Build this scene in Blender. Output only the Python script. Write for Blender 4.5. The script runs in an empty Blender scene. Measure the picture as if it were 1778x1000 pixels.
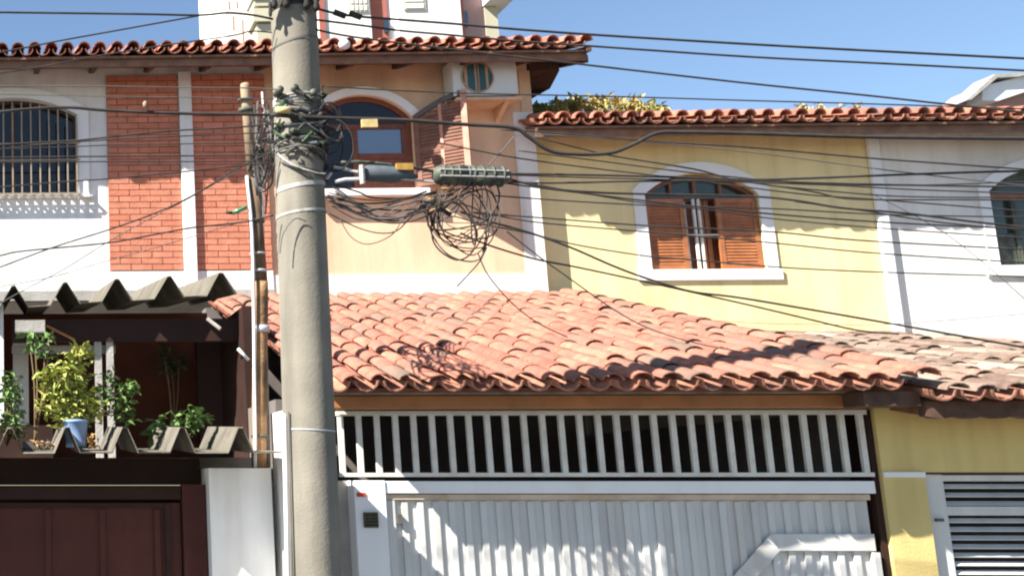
import bpy, bmesh, math, random
from mathutils import Vector, Matrix
random.seed(7)
R = math.radians
scene = bpy.context.scene
C = scene.collection

# ------------------------------------------------------------------ camera, sky, sun, exposure
CAM = Vector((0, 0, 2.5)); PITCH = R(9.9); YAW = R(2.2); FPX = 2000.0; PPX = -60.0; PPY = 500.0
cd = bpy.data.cameras.new('camera'); cam = bpy.data.objects.new('camera', cd); C.objects.link(cam)
cam.location = CAM; cam.rotation_euler = (R(90) + PITCH, 0, YAW)
cd.sensor_width = 36; cd.lens = FPX / 1778 * 36; cd.shift_x = (889 - PPX) / 1778; cd.shift_y = 0
cd.clip_start = 0.1; cd.clip_end = 2000
scene.camera = cam

SUN = Vector((2.1, 1.0, -2.2)).normalized()           # direction the light travels
elev = math.asin(-SUN.z); azim = math.atan2(-SUN.x, -SUN.y)
w = bpy.data.worlds.new('World'); scene.world = w; w.use_nodes = True
wn = w.node_tree; bg = wn.nodes['Background']
sky = wn.nodes.new('ShaderNodeTexSky'); sky.sky_type = 'NISHITA'; sky.sun_disc = False
sky.sun_elevation = elev; sky.sun_rotation = azim % (2 * math.pi)
sky.air_density = 1.15; sky.dust_density = 0.25; sky.ozone_density = 2.6; sky.altitude = 700
wn.links.new(sky.outputs[0], bg.inputs[0]); bg.inputs[1].default_value = 0.060
sd = bpy.data.lights.new('sun', 'SUN'); sd.energy = 5.0; sd.angle = R(0.5); sd.color = (1, .95, .87)
so = bpy.data.objects.new('sun', sd); C.objects.link(so); so.rotation_euler = SUN.to_track_quat('-Z', 'Y').to_euler()
scene.view_settings.view_transform = 'Standard'; scene.view_settings.look = 'None'
scene.view_settings.exposure = 1.6; scene.view_settings.gamma = 1
scene.cycles.filter_width = 2.1

# a point of the place, from where it is seen and how far back from the camera it stands
_fw = Vector((-math.sin(YAW) * math.cos(PITCH), math.cos(YAW) * math.cos(PITCH), math.sin(PITCH)))
_rt = Vector((math.cos(YAW), math.sin(YAW), 0)); _up = _rt.cross(_fw)
def at(px, py, Y):
    d = _fw + _rt * ((px - PPX) / FPX) - _up * ((py - PPY) / FPX)
    return CAM + d * (Y / d.y)

# ------------------------------------------------------------------ materials
def mat(name, col, rough=.75, var=.12, scale=3.0, stain=None, stain_amt=0.0, stain_scale=1.2, rnd=0.0, bump=.0, bump_scale=40.0,
        metal=0.0, spec=.3, streak=False, alt=None, alt_amt=0.0, hue=0.0, rain=0.0):
    m = bpy.data.materials.new(name); m.use_nodes = True; nt = m.node_tree; n = nt.nodes; l = nt.links
    b = n['Principled BSDF']; b.inputs['Roughness'].default_value = rough; b.inputs['Metallic'].default_value = metal
    b.inputs['Specular IOR Level'].default_value = spec
    geo = n.new('ShaderNodeNewGeometry'); pos = geo.outputs['Position']
    def noise(sc, detail=4, vec=None):
        t = n.new('ShaderNodeTexNoise'); t.inputs['Scale'].default_value = sc; t.inputs['Detail'].default_value = detail
        l.new(vec or pos, t.inputs['Vector']); return t.outputs['Fac']
    def ramp(f, a, b_):
        r = n.new('ShaderNodeMapRange'); r.inputs['From Min'].default_value = a; r.inputs['From Max'].default_value = b_
        l.new(f, r.inputs['Value']); return r.outputs['Result']
    def mix(fac, a, b_, mode='MIX'):
        x = n.new('ShaderNodeMix'); x.data_type = 'RGBA'; x.blend_type = mode
        if isinstance(fac, float): x.inputs[0].default_value = fac
        else: l.new(fac, x.inputs[0])
        for s, v in ((x.inputs[6], a), (x.inputs[7], b_)):
            if isinstance(v, tuple): s.default_value = (*v, 1)
            else: l.new(v, s)
        return x.outputs[2]
    def mul(f, k):
        x = n.new('ShaderNodeMath'); x.operation = 'MULTIPLY'; l.new(f, x.inputs[0])
        if isinstance(k, float): x.inputs[1].default_value = k
        else: l.new(k, x.inputs[1])
        return x.outputs[0]
    lo = tuple(c * (1 - var) for c in col); hi = tuple(min(1, c * (1 + var)) for c in col)
    c = mix(ramp(noise(scale), .3, .7), lo, hi)
    if rnd:
        oi = n.new('ShaderNodeObjectInfo'); rr = oi.outputs['Random']
        d = tuple(max(0, 1 - rnd) for _ in range(3)); e = (1 + rnd, 1 + rnd * (1 - hue), 1 + rnd * (1 - hue * 1.5))
        c = mix(1.0, c, mix(rr, d, e), 'MULTIPLY')
    if alt:
        oi = n.new('ShaderNodeObjectInfo')
        wn_ = n.new('ShaderNodeTexWhiteNoise'); wn_.noise_dimensions = '1D'; l.new(oi.outputs['Random'], wn_.inputs['W'])
        c = mix(mul(ramp(wn_.outputs['Value'], 1 - alt_amt - .15, 1 - alt_amt + .1), .8), c, alt)
    if stain:
        vec = None
        if streak:
            mp = n.new('ShaderNodeMapping'); mp.inputs['Scale'].default_value = (1, 1, .12); l.new(pos, mp.inputs['Vector']); vec = mp.outputs[0]
        f = mul(ramp(noise(stain_scale, 6, vec), .48, .72), float(stain_amt))
        c = mix(f, c, stain)
    if rain:
        for sc_r, zz, k in ((7.0, .06, 1.0), (2.2, .5, .8)):
            mp = n.new('ShaderNodeMapping'); mp.inputs['Scale'].default_value = (1, 1, zz); l.new(pos, mp.inputs['Vector'])
            f = mul(ramp(noise(sc_r, 5, mp.outputs[0]), .45, .75), float(rain*k))
            c = mix(f, c, (.55, .50, .44), 'MULTIPLY')
    l.new(c, b.inputs['Base Color'])
    if bump:
        bp = n.new('ShaderNodeBump'); bp.inputs['Strength'].default_value = bump; bp.inputs['Distance'].default_value = .02
        l.new(noise(bump_scale, 5), bp.inputs['Height']); l.new(bp.outputs[0], b.inputs['Normal'])
    return m

M = {}
M['white'] = mat('white_plaster', (.78, .77, .75), .85, .03, 6, (.42, .38, .30), .35, 2.2, bump=.15, bump_scale=60, streak=True, rain=.38)
M['white_clean'] = mat('white_paint', (.80, .80, .79), .6, .02, 5, (.5, .46, .4), .18, 4, streak=True)
M['brick'] = mat('red_brick', (.52, .20, .125), .85, .14, 9, rnd=.07, hue=.2, bump=.3, bump_scale=70, alt=(.45, .145, .08), alt_amt=.05)
M['mortar'] = mat('brick_mortar', (.33, .125, .078), .95, .2, 20)
M['orange'] = mat('orange_plaster', (.73, .51, .34), .85, .07, 2.5, (.47, .30, .19), .45, 1.8, bump=.15, bump_scale=60, streak=True, rain=.38)
M['yellow'] = mat('yellow_plaster', (.81, .67, .355), .85, .05, 2.0, (.55, .42, .22), .4, 1.6, bump=.15, bump_scale=60, streak=True, rain=.38)
M['yellow2'] = mat('ochre_plaster', (.68, .53, .215), .85, .06, 2.0, (.45, .33, .14), .35, 2.5, bump=.15, bump_scale=60, streak=True, rain=.38)
M['offwhite'] = mat('offwhite_plaster', (.74, .72, .68), .85, .05, 2.0, (.42, .38, .33), .4, 1.7, bump=.15, bump_scale=60, streak=True, rain=.38)
M['tile'] = mat('terracotta_tile', (.36, .145, .10), .9, .25, 14, (.14, .115, .09), .75, 3.6, rnd=.2, hue=.25, bump=.4, bump_scale=45, alt=(.17, .13, .10), alt_amt=.10)
M['tile_tan'] = mat('weathered_tile', (.19, .13, .10), .9, .3, 14, (.16, .14, .11), .75, 2.6, rnd=.32, hue=.2, bump=.4, bump_scale=45, alt=(.36, .29, .23), alt_amt=.2)
M['tile_up'] = mat('upper_tile', (.40, .15, .10), .9, .2, 14, (.14, .11, .09), .6, 5, rnd=.3, hue=.3, bump=.3, bump_scale=45)
M['tile_pan'] = mat('pan_tile_clay', (.34, .145, .095), .9, .3, 14, (.10, .08, .06), .6, 5, rnd=.25, bump=.3)
M['tile_under'] = mat('tile_bed', (.22, .10, .065), .95, .3, 14, (.09, .07, .05), .6, 4)
M['wood_dark'] = mat('dark_wood', (.09, .05, .035), .8, .3, 12, rnd=.15)
M['wood_beam'] = mat('orange_wood_beam', (.36, .15, .055), .6, .2, 6, (.16, .08, .045), .5, 3)
M['wood_red'] = mat('varnished_wood', (.33, .12, .045), .45, .2, 9, spec=.5, rnd=.1)
M['wood_shut'] = mat('brown_shutter_wood', (.19, .085, .055), .6, .2, 12, rnd=.12)
M['wood_frame'] = mat('dark_red_wood', (.17, .055, .03), .5, .2, 9)
M['wood_pink'] = mat('pink_shutter_edge', (.50, .25, .18), .7, .15, 12)  # lighter, pinker brown for the shutter stiles
M['soffit'] = mat('soffit_boards', (.20, .12, .085), .8, .25, 8)
M['mortar_fill'] = mat('grey_mortar', (.30, .27, .24), .95, .3, 10)
M['concrete'] = mat('pole_concrete', (.225, .205, .165), .9, .2, 3, (.09, .085, .07), .7, 5, bump=.14, bump_scale=60, streak=True, rain=.3)
M['conc_dark'] = mat('grey_concrete', (.36, .34, .31), .9, .15, 5, (.2, .18, .15), .5, 3, bump=.3)
M['fibre'] = mat('fibre_cement_sheet', (.14, .125, .10), .95, .3, 6, (.075, .075, .045), .75, 3, bump=.5, bump_scale=40)
M['brown_metal'] = mat('brown_painted_metal', (.075, .02, .014), .6, .15, 4, spec=.25, rain=.3)
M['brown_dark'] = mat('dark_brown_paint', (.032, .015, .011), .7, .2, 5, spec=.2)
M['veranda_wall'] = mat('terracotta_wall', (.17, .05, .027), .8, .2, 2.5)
M['gate_white'] = mat('white_sheet_metal', (.60, .595, .575), .5, .04, 4, (.40, .34, .27), .4, 5, spec=.35, streak=True, bump=.12, bump_scale=5, rain=.3)
M['gate_tan'] = mat('rusty_cream_rail', (.55, .43, .31), .6, .12, 6, (.3, .18, .1), .5, 7)
M['grille_cream'] = mat('cream_grille_paint', (.66, .64, .58), .55, .08, 8, (.45, .36, .26), .4, 9)
M['iron'] = mat('window_iron', (.30, .235, .17), .6, .15, 12)
M['black'] = mat('cable_black', (.04, .035, .032), .7, .3, 8, spec=.2)
M['cable_grey'] = mat('cable_grey', (.10, .095, .09), .6, .2, 8)
M['cable_white'] = mat('cable_pale', (.42, .40, .37), .6, .1, 8)
M['closure'] = mat('closure_plastic', (.055, .062, .05), .55, .3, 18, (.2, .2, .13), .5, 14)
M['bluegrey'] = mat('bluegrey_plastic', (.085, .10, .11), .5, .2, 15)
M['tag_yellow'] = mat('yellow_tag', (.50, .38, .17), .6, .15, 30)
M['tag_gold'] = mat('amber_tag', (.36, .21, .05), .6, .2, 30)
M['steel'] = mat('galvanised_steel', (.5, .5, .52), .45, .15, 20, metal=.35)
M['strap_grey'] = mat('weathered_strap', (.36, .35, .33), .7, .2, 25, (.2, .17, .13), .6, 14)
M['rust'] = mat('rusty_pipe', (.30, .175, .085), .8, .3, 7, (.085, .055, .035), .8, 5.5, bump=.4)
M['pipe_dark'] = mat('tarred_pipe', (.16, .105, .06), .8, .4, 9, (.07, .05, .035), .6, 7)
M['pale_pipe'] = mat('pale_pipe_top', (.31, .225, .145), .8, .2, 9, (.16, .11, .07), .5, 9)
M['pvc'] = mat('white_conduit', (.66, .66, .67), .5, .05, 9)
M['green_glass'] = mat('green_insulator', (.05, .20, .09), .25, .2, 9, spec=.6)
M['leaf_y'] = mat('yellow_green_leaf', (.30, .34, .075), .6, .4, 14, (.42, .36, .12), .6, 9)
M['leaf_g'] = mat('green_leaf', (.12, .20, .055), .6, .35, 14)
M['leaf_d'] = mat('dark_green_leaf', (.04, .08, .03), .6, .35, 14)
M['weed'] = mat('dry_weed', (.36, .29, .10), .8, .3, 9, (.13, .22, .06), .9, 3)
M['stem'] = mat('brown_stem', (.22, .15, .08), .9, .2, 14)
M['pot_blue'] = mat('blue_pot', (.22, .33, .52), .5, .1, 8)
M['dead'] = mat('dry_leaf', (.36, .22, .09), .9, .3, 14)
M['ac'] = mat('ac_white_metal', (.62, .62, .58), .5, .03, 9)
M['ac_grille'] = mat('ac_grille_bars', (.40, .27, .17), .5, .1, 9)
M['ac_dark'] = mat('ac_fan_teal', (.035, .10, .115), .5, .1, 9)
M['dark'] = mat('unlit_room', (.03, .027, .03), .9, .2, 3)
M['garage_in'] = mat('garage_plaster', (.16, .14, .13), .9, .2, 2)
M['curtain'] = mat('pale_curtain', (.62, .60, .58), .9, .08, 12)
M['tower_white'] = mat('tower_white', (.74, .72, .70), .85, .02, .4, (.5, .36, .28), .3, .5, streak=True)
M['tower_red'] = mat('tower_red', (.36, .12, .09), .85, .06, .6)
M['tower_pink'] = mat('tower_pink', (.42, .27, .25), .85, .06, .6)
M['tower_cream'] = mat('tower_cream', (.45, .42, .31), .85, .06, .6)
M['rust_streak'] = mat('rust_streak', (.38, .2, .15), .9, .2, 2)
M['asphalt'] = mat('asphalt', (.05, .05, .052), .9, .2, 4, bump=.4)
M['paving'] = mat('pavement_concrete', (.25, .235, .21), .9, .12, 2, (.2, .19, .17), .4, 1.5, bump=.3)
M['earth'] = mat('ground_earth', (.10, .09, .075), .95, .2, .3)
M['red_mark'] = mat('red_plate', (.55, .05, .025), .5, .1, 20)
M['box_olive'] = mat('olive_grille_plate', (.075, .075, .04), .6, .3, 30)
def glass(name, col, rough=.06):
    m = bpy.data.materials.new(name); m.use_nodes = True; b = m.node_tree.nodes['Principled BSDF']
    b.inputs['Base Color'].default_value = (*col, 1); b.inputs['Roughness'].default_value = rough
    b.inputs['IOR'].default_value = 2.0; b.inputs['Specular IOR Level'].default_value = .8
    t = m.node_tree.nodes.new('ShaderNodeTexNoise'); t.inputs['Scale'].default_value = 2.5
    bp = m.node_tree.nodes.new('ShaderNodeBump'); bp.inputs['Strength'].default_value = .04
    m.node_tree.links.new(t.outputs[0], bp.inputs['Height']); m.node_tree.links.new(bp.outputs[0], b.inputs['Normal'])
    return m
M['glass'] = glass('window_glass', (.02, .025, .03)); M['glass_dark'] = glass('dim_glass', (.012, .013, .017)); M['glass_dark'].node_tree.nodes['Principled BSDF'].inputs['IOR'].default_value = 1.35; M['glass_sky_reflect'] = glass('sky_reflection_glass', (.06, .09, .15))  # the last one's blue base colour stands in for reflected sky
M['glass_green'] = glass('transom_glass', (.035, .05, .04), .15); M['glass_green'].node_tree.nodes['Principled BSDF'].inputs['IOR'].default_value = 1.45

# ------------------------------------------------------------------ builders
class MB:
    def __init__(s): s.v = []; s.f = []
    def add(s, vs, fs):
        o = len(s.v); s.v += [tuple(v) for v in vs]; s.f += [tuple(i + o for i in f) for f in fs]; return s
    def box(s, x0, x1, y0, y1, z0, z1):
        return s.add([(x0,y0,z0),(x1,y0,z0),(x1,y1,z0),(x0,y1,z0),(x0,y0,z1),(x1,y0,z1),(x1,y1,z1),(x0,y1,z1)],
                     [(0,3,2,1),(4,5,6,7),(0,1,5,4),(1,2,6,5),(2,3,7,6),(3,0,4,7)])
    def obox(s, c, sx, sy, sz, rot):           # oriented box, rot = 3x3 matrix
        c = Vector(c); vs = []
        for dz in (-1, 1):
            for dx, dy in ((-1,-1),(1,-1),(1,1),(-1,1)):
                vs.append(c + rot @ Vector((dx*sx/2, dy*sy/2, dz*sz/2)))
        return s.add(vs, [(0,3,2,1),(4,5,6,7),(0,1,5,4),(1,2,6,5),(2,3,7,6),(3,0,4,7)])
    def prism(s, poly, y0, y1):                # outline in x,z seen from the street, counter-clockwise
        n = len(poly); vs = [(x, y0, z) for x, z in poly] + [(x, y1, z) for x, z in poly]
        return s.add(vs, [tuple(range(n)), tuple(reversed(range(n, 2*n)))] + [(i, i+n, (i+1) % n + n, (i+1) % n) for i in range(n)])
    def prismx(s, poly, x0, x1):               # outline in y,z run along x
        n = len(poly); vs = [(x0, y, z) for y, z in poly] + [(x1, y, z) for y, z in poly]
        return s.add(vs, [tuple(reversed(range(n))), tuple(range(n, 2*n))] + [(i, (i+1) % n, (i+1) % n + n, i+n) for i in range(n)])
    def band(s, path, wdt, y0, y1, closed=False):   # strip of even width along a path in x,z, extruded in y
        P = [Vector(p) for p in path]; n = len(P); L = []; Rr = []
        for i in range(n):
            a = P[max(0, i-1)]; b = P[min(n-1, i+1)]
            d1 = (P[i]-a).normalized() if i else (b-P[i]).normalized(); d2 = (b-P[i]).normalized() if i < n-1 else d1
            t = (d1 + d2).normalized(); nn = Vector((-t.y, t.x)); k = 1 / max(.4, nn.dot(Vector((-d1.y, d1.x))))
            L.append(P[i] + nn*wdt/2*k); Rr.append(P[i] - nn*wdt/2*k)
        for i in range(n-1):
            q = [L[i], L[i+1], Rr[i+1], Rr[i]]
            vs = [(p.x, y0, p.y) for p in q] + [(p.x, y1, p.y) for p in q]
            s.add(vs, [(0,1,2,3),(7,6,5,4),(0,4,5,1),(2,6,7,3),(1,5,6,2),(3,7,4,0)])
        return s
    def tube(s, pts, r, n=6, cap=True):
        P = [Vector(p) for p in pts]; rs = r if isinstance(r, (list, tuple)) else [r]*len(P); rings = []
        up = Vector((0, 0, 1))
        for i, p in enumerate(P):
            t = (P[min(i+1, len(P)-1)] - P[max(i-1, 0)]).normalized()
            a = t.cross(up if abs(t.z) < .95 else Vector((1, 0, 0))).normalized(); b = t.cross(a)
            rings.append([p + (a*math.cos(2*math.pi*k/n) + b*math.sin(2*math.pi*k/n))*rs[i] for k in range(n)])
        vs = [v for q in rings for v in q]; fs = []
        for i in range(len(P)-1):
            for k in range(n): fs.append((i*n+k, i*n+(k+1) % n, (i+1)*n+(k+1) % n, (i+1)*n+k))
        if cap: fs += [tuple(reversed(range(n))), tuple((len(P)-1)*n+k for k in range(n))]
        return s.add(vs, fs)
    def lathe(s, c, prof, n=20):               # prof (r, z) round a vertical axis at c
        c = Vector(c); vs = []; fs = []
        for r, z in prof: vs += [c + Vector((r*math.cos(2*math.pi*k/n), r*math.sin(2*math.pi*k/n), z)) for k in range(n)]
        for i in range(len(prof)-1):
            for k in range(n): fs.append((i*n+k, i*n+(k+1) % n, (i+1)*n+(k+1) % n, (i+1)*n+k))
        fs += [tuple(reversed(range(n))), tuple((len(prof)-1)*n+k for k in range(n))]
        return s.add(vs, fs)
    def mesh(s, name, m, off=(0, 0, 0), smooth=False):
        me = bpy.data.meshes.new(name); o = Vector(off)
        me.from_pydata([tuple(Vector(v)-o) for v in s.v], [], s.f); me.update()
        bm = bmesh.new(); bm.from_mesh(me); bmesh.ops.recalc_face_normals(bm, faces=bm.faces); bm.to_mesh(me); bm.free()
        me.materials.append(M[m])
        if smooth: me.polygons.foreach_set('use_smooth', [True]*len(me.polygons))
        return me
    def build(s, name, m, parent=None, smooth=False, bevel=0, kind=None, label=None):
        off = origin(parent) if parent else Vector((0, 0, 0))
        o = bpy.data.objects.new(name, s.mesh(name, m, off, smooth)); C.objects.link(o)
        if parent: o.parent = parent
        if bevel:
            b = o.modifiers.new('bevel', 'BEVEL'); b.width = bevel; b.segments = 2; b.limit_method = 'ANGLE'
        if kind: o['kind'] = kind
        if label: o['label'] = label
        return o
def origin(o):
    v = Vector(o.location)
    while o.parent: o = o.parent; v += Vector(o.location)
    return v
def tag(o, label, cat, group=None):
    o['label'] = label; o['category'] = cat
    if group: o['group'] = group
    return o
def thing(name, label, cat, loc=(0, 0, 0), group=None):
    o = bpy.data.objects.new(name, None); o.empty_display_size = .2; C.objects.link(o); o.location = loc
    return tag(o, label, cat, group)
def solo(mb, name, m, label, cat, loc=None, group=None, **k):   # a thing that is one mesh, with its origin on the thing
    if loc is None:
        loc = [sum(v[i] for v in mb.v)/len(mb.v) for i in range(3)]
    o = bpy.data.objects.new(name, mb.mesh(name, m, loc, k.get('smooth', False))); C.objects.link(o); o.location = loc
    return tag(o, label, cat, group)
def piece(name, me, parent, loc, rot=(0, 0, 0), sc=(1, 1, 1)):
    o = bpy.data.objects.new(name, me); C.objects.link(o); o.parent = parent
    o.location = Vector(loc) - origin(parent); o.rotation_euler = rot; o.scale = sc; return o
def struct(mb, name, m):
    o = mb.build(name, m); o['kind'] = 'structure'; return o
def arch(xa, xb, zs, rise, n=18):
    W = (xb-xa)/2; r = (W*W + rise*rise)/(2*rise); cx = (xa+xb)/2; cz = zs + rise - r; a0 = math.asin(W/r)
    return [(cx + r*math.sin(-a0 + 2*a0*i/n), cz + r*math.cos(-a0 + 2*a0*i/n)) for i in range(n+1)]
def wall_arch(mb, x0, x1, z0, z1, y0, y1, xa, xb, za, zs, rise):
    zt = zs + rise
    mb.box(x0, xa, y0, y1, z0, z1).box(xb, x1, y0, y1, z0, z1).box(xa, xb, y0, y1, z0, za).box(xa, xb, y0, y1, zt, z1)
    A = arch(xa, xb, zs, rise)
    for (a, b), (c, d) in zip(A[:-1], A[1:]):
        mb.prism([(a, b), (c, d), (c, zt + .0005), (a, zt + .0005)], y0, y1)
    return mb
def smooth_path(P, k=6):
    P = [Vector(p) for p in P]; out = []
    for i in range(len(P)-1):
        p0 = P[max(i-1, 0)]; p1 = P[i]; p2 = P[i+1]; p3 = P[min(i+2, len(P)-1)]
        for j in range(k):
            t = j/k; out.append(.5*((2*p1) + (p2-p0)*t + (2*p0-5*p1+4*p2-p3)*t*t + (3*p1-p0-3*p2+p3)*t*t*t))
    return out + [P[-1]]

# ------------------------------------------------------------------ ground
struct(MB().box(-400, 400, -400, 400, -.3, -.02), 'ground', 'earth')
struct(MB().box(-60, 60, -3.5, 5.9, -.1, 0), 'road', 'asphalt')
struct(MB().box(-60, 60, 6.05, 8.2, -.1, .14), 'pavement', 'paving')
struct(MB().box(-60, 60, 5.9, 6.047, -.1, .13), 'kerb', 'conc_dark')

# ------------------------------------------------------------------ roof tiles
def tile_mesh(name, m, r0=.074, r1=.060, length=.44, n=6, th=.011, flip=1, arc=1.0, relief=.62):
    mb = MB()
    def ring(r, y, z): return [(r*math.cos(math.pi*(.5+arc*(.5-k/n)))*1.0, y, flip*(r*math.sin(math.pi*(.5+arc*(.5-k/n)))*relief) + z) for k in range(n+1)]
    a = ring(r0, 0, 0); b = ring(r1, length, 0); c = ring(r0-th, 0, 0); d = ring(r1-th, length, 0)
    vs = a + b + c + d; N = n+1; fs = []
    for k in range(n):
        fs.append((k, k+1, N+k+1, N+k)); fs.append((2*N+k, 3*N+k, 3*N+k+1, 2*N+k+1)); fs.append((k, 2*N+k, 2*N+k+1, k+1))
    mb.add(vs, fs); me = mb.mesh(name, m, smooth=False)
    for p in me.polygons: p.use_smooth = (p.index % 3 != 2)
    return me
def tile_roof(parent, x0, ncol, y0, z0, slope, nrow, expo, m, period=.185, visible=None, maxobj=300, warp=None, rndz=.010, flatpan=True, scale=1.0, relief=.6):
    cov = tile_mesh('tile', m, .075*scale, .067*scale, expo*1.25, relief=relief); pan = tile_mesh('pan_tile', 'tile_pan', .080*scale, .066*scale, expo*1.25, flip=-1, relief=.95)
    ang = math.atan(slope); cs, sn = math.cos(ang), math.sin(ang); rest = MB(); pans = MB(); cnt = 0
    for r in range(nrow):
        for c in range(ncol):
            j = random.Random(r*977 + c*31 + int(x0*100))
            X = x0 + (c+.5)*period + j.uniform(-.006, .006); s = r*expo + j.uniform(-.012, .012)*(1 if r else .8)
            Y = y0 + s*cs; Z = z0 + s*sn + j.uniform(-rndz, rndz)*.5 + .004
            if warp: Z += warp(X, Y)
            rx = ang - .008 + j.uniform(-.014, .014); rz = j.uniform(-.05, .05); ry = j.uniform(-.09, .09)
            if (visible is None or visible(X, Y)) and cnt < maxobj:
                piece('tile', cov, parent, (X, Y, Z), (rx, ry, rz)); cnt += 1
            else:
                T = Matrix.Translation((X, Y, Z)) @ Matrix.Rotation(rz, 4, 'Z') @ Matrix.Rotation(rx, 4, 'X')
                rest.add([T @ v.co for v in cov.vertices], [tuple(p.vertices) for p in cov.polygons])
            X2 = x0 + c*period + j.uniform(-.005, .005); Z2 = z0 + s*sn + (warp(X2, Y) if warp else 0)
            if r == 0 and (visible is None or visible(X2, Y)):
                piece('pan_tile', pan, parent, (X2, Y + j.uniform(-.01, .01), Z2), (ang, 0, rz))
            else:
                T = Matrix.Translation((X2, Y, Z2)) @ Matrix.Rotation(ang, 4, 'X')
                pans.add([T @ v.co for v in pan.vertices], [tuple(p.vertices) for p in pan.polygons])
    if rest.v: rest.build('tile_field', m_key(m), parent, kind='stuff')
    if pans.v: pans.build('pan_tile_field', m_key(m), parent, kind='stuff')
def m_key(m): return m

# ------------------------------------------------------------------ houses on the upper storey
def eave_roof(house, x0, ncol, y0, z0, slope, m, depth, x_end=None, rafters=True, verge=None, period=.178):
    x1 = x0 + ncol*period if x_end is None else x_end
    roof = MB().prismx([(y0+.05, z0-.075), (y0+depth, z0-.075+slope*(depth-.05)), (y0+depth, z0-.10+slope*(depth-.05)), (y0+.05, z0-.10)], x0, x1)
    ridge_z = z0-.075+slope*(depth-.05)
    roof.prismx([(y0+depth, ridge_z), (y0+2*depth, z0-.1), (y0+2*depth, z0-.125), (y0+depth, ridge_z-.025)], x0, x1)
    ro = roof.build('roof', 'soffit', house)
    tile_roof(ro, x0, ncol, y0, z0, slope, 6, .36, m, period=period, maxobj=ncol, scale=.95, relief=1.0)
    MB().box(x0, x1, y0+.10, y0+.135, z0-.175, z0-.088).build('fascia', 'soffit', ro)
    if rafters:
        k = 0
        while x0 + .2 + k*.62 < x1:
            X = x0 + .2 + k*.62
            MB().prismx([(y0+.137, z0-.19), (y0+.137, z0-.104), (y0+.75, z0-.10+slope*.6), (y0+.75, z0-.19+slope*.6)], X, X+.055).build('rafter', 'wood_dark', ro)
            k += 1
    return ro

YF = 12.5
# --- white house with brick panels
H1 = thing('white_house', 'white plastered house with red brick panels and a barred window, left edge', 'house', (0, 12.5, 0))
wall = wall_arch(MB(), -4, 2.88, 4.55, 7.2, YF, YF+.2, -.67, .775, 5.70, 6.66, .20).build('wall', 'white', H1)
MB().box(-4, 2.88, YF+.2, 19, 4.55, 7.15).build('house_block', 'offwhite', H1)
MB().box(-4, 2.88, YF-.10, YF-.002, 4.52, 4.63).build('ledge', 'conc_dark', H1)
me_b = MB().box(-.118, .118, -.011, .02, -.0305, .0305).mesh('brick', 'brick')
me_h = MB().box(-.055, .055, -.011, .02, -.0305, .0305).mesh('half_brick', 'brick')
for xa, xb in ((1.11, 1.915), (2.058, 2.878)):
    MB().box(xa, xb, YF-.022, YF-.001, 4.86, 7.10).build('mortar_bed', 'mortar', wall)
    nz = 32; bw = (xb-xa)/3.5
    for k in range(nz):
        z = 4.86 + (k+.5)*2.24/nz
        xs = [(xa + bw*(i+.5), 1) for i in range(3)] + [(xb - bw*.25, 0)]
        if k % 2: xs = [(xa + bw*.25, 0)] + [(xa + bw*(i+1), 1) for i in range(3)]
        for x, full in xs:
            s = (bw-.008)/.236 if full else (bw*.5-.008)/.11
            piece('brick', me_b if full else me_h, wall, (x + random.uniform(-.002, .002), YF-.022-random.uniform(0, .004), z), sc=(s, 1, 1))
MB().box(1.917, 2.056, YF-.085, YF-.001, 4.645, 7.12).build('pilaster', 'white', wall, bevel=.006)
MB().box(-4, 2.88, YF-.03, YF-.003, 4.635, 4.85).build('base_band', 'white', wall)
win = MB()
A = [(-.67, 5.70), (-.67, 6.66)] + arch(-.67, .775, 6.66, .20)[1:-1] + [(.775, 6.66), (.775, 5.70)]
Ao = [(-.74, 5.70), (-.74, 6.68)] + arch(-.74, .845, 6.68, .235)[1:-1] + [(.845, 6.68), (.845, 5.70)]
wo = MB().band(Ao, .12, YF-.03, YF-.001).build('window', 'white_clean', H1)
MB().prism([(-.66, 5.70), (.765, 5.70)] + list(reversed(arch(-.66, .765, 6.64, .2))), YF+.15, YF+.16).build('pane', 'glass_dark', wo)
MB().band(A, .07, YF+.10, YF+.14).build('window_frame', 'wood_dark', wo)
MB().box(.03, .08, YF+.10, YF+.14, 5.7, 6.8).build('mullion', 'wood_dark', wo)
gr = MB().box(-.70, .80, YF-.115, YF-.10, 5.705, 5.725).build('window_bars', 'iron', wo)
for k in range(15):
    x = -.66 + k*.1015
    h = 6.58 + .2*max(0, 1-((x-.05)/.75)**2)
    MB().box(x-.008, x+.008, YF-.11, YF-.094, 5.725, h).build('bar', 'iron', gr)
for z in (6.10, 6.29): MB().box(-.70, .80, YF-.118, YF-.111, z-.008, z+.008).build('crossbar', 'iron', gr)
sh = MB().box(-.78, .90, YF-.090, YF-.084, 5.685, 5.71)
sh.box(-.78, .90, YF-.050, YF-.040, 5.69, 5.705).box(-.78, .90, YF-.012, YF-.004, 5.69, 5.705)
for k in range(17): sh.box(-.78+k*.1042, -.738+k*.1042, YF-.084, YF-.004, 5.692, 5.703)
sh.build('pierced_shelf', 'white_clean', wo)
eave_roof(H1, -3.0, 33, 11.87, 7.195, .28, 'tile_up', 3.0)

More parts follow.
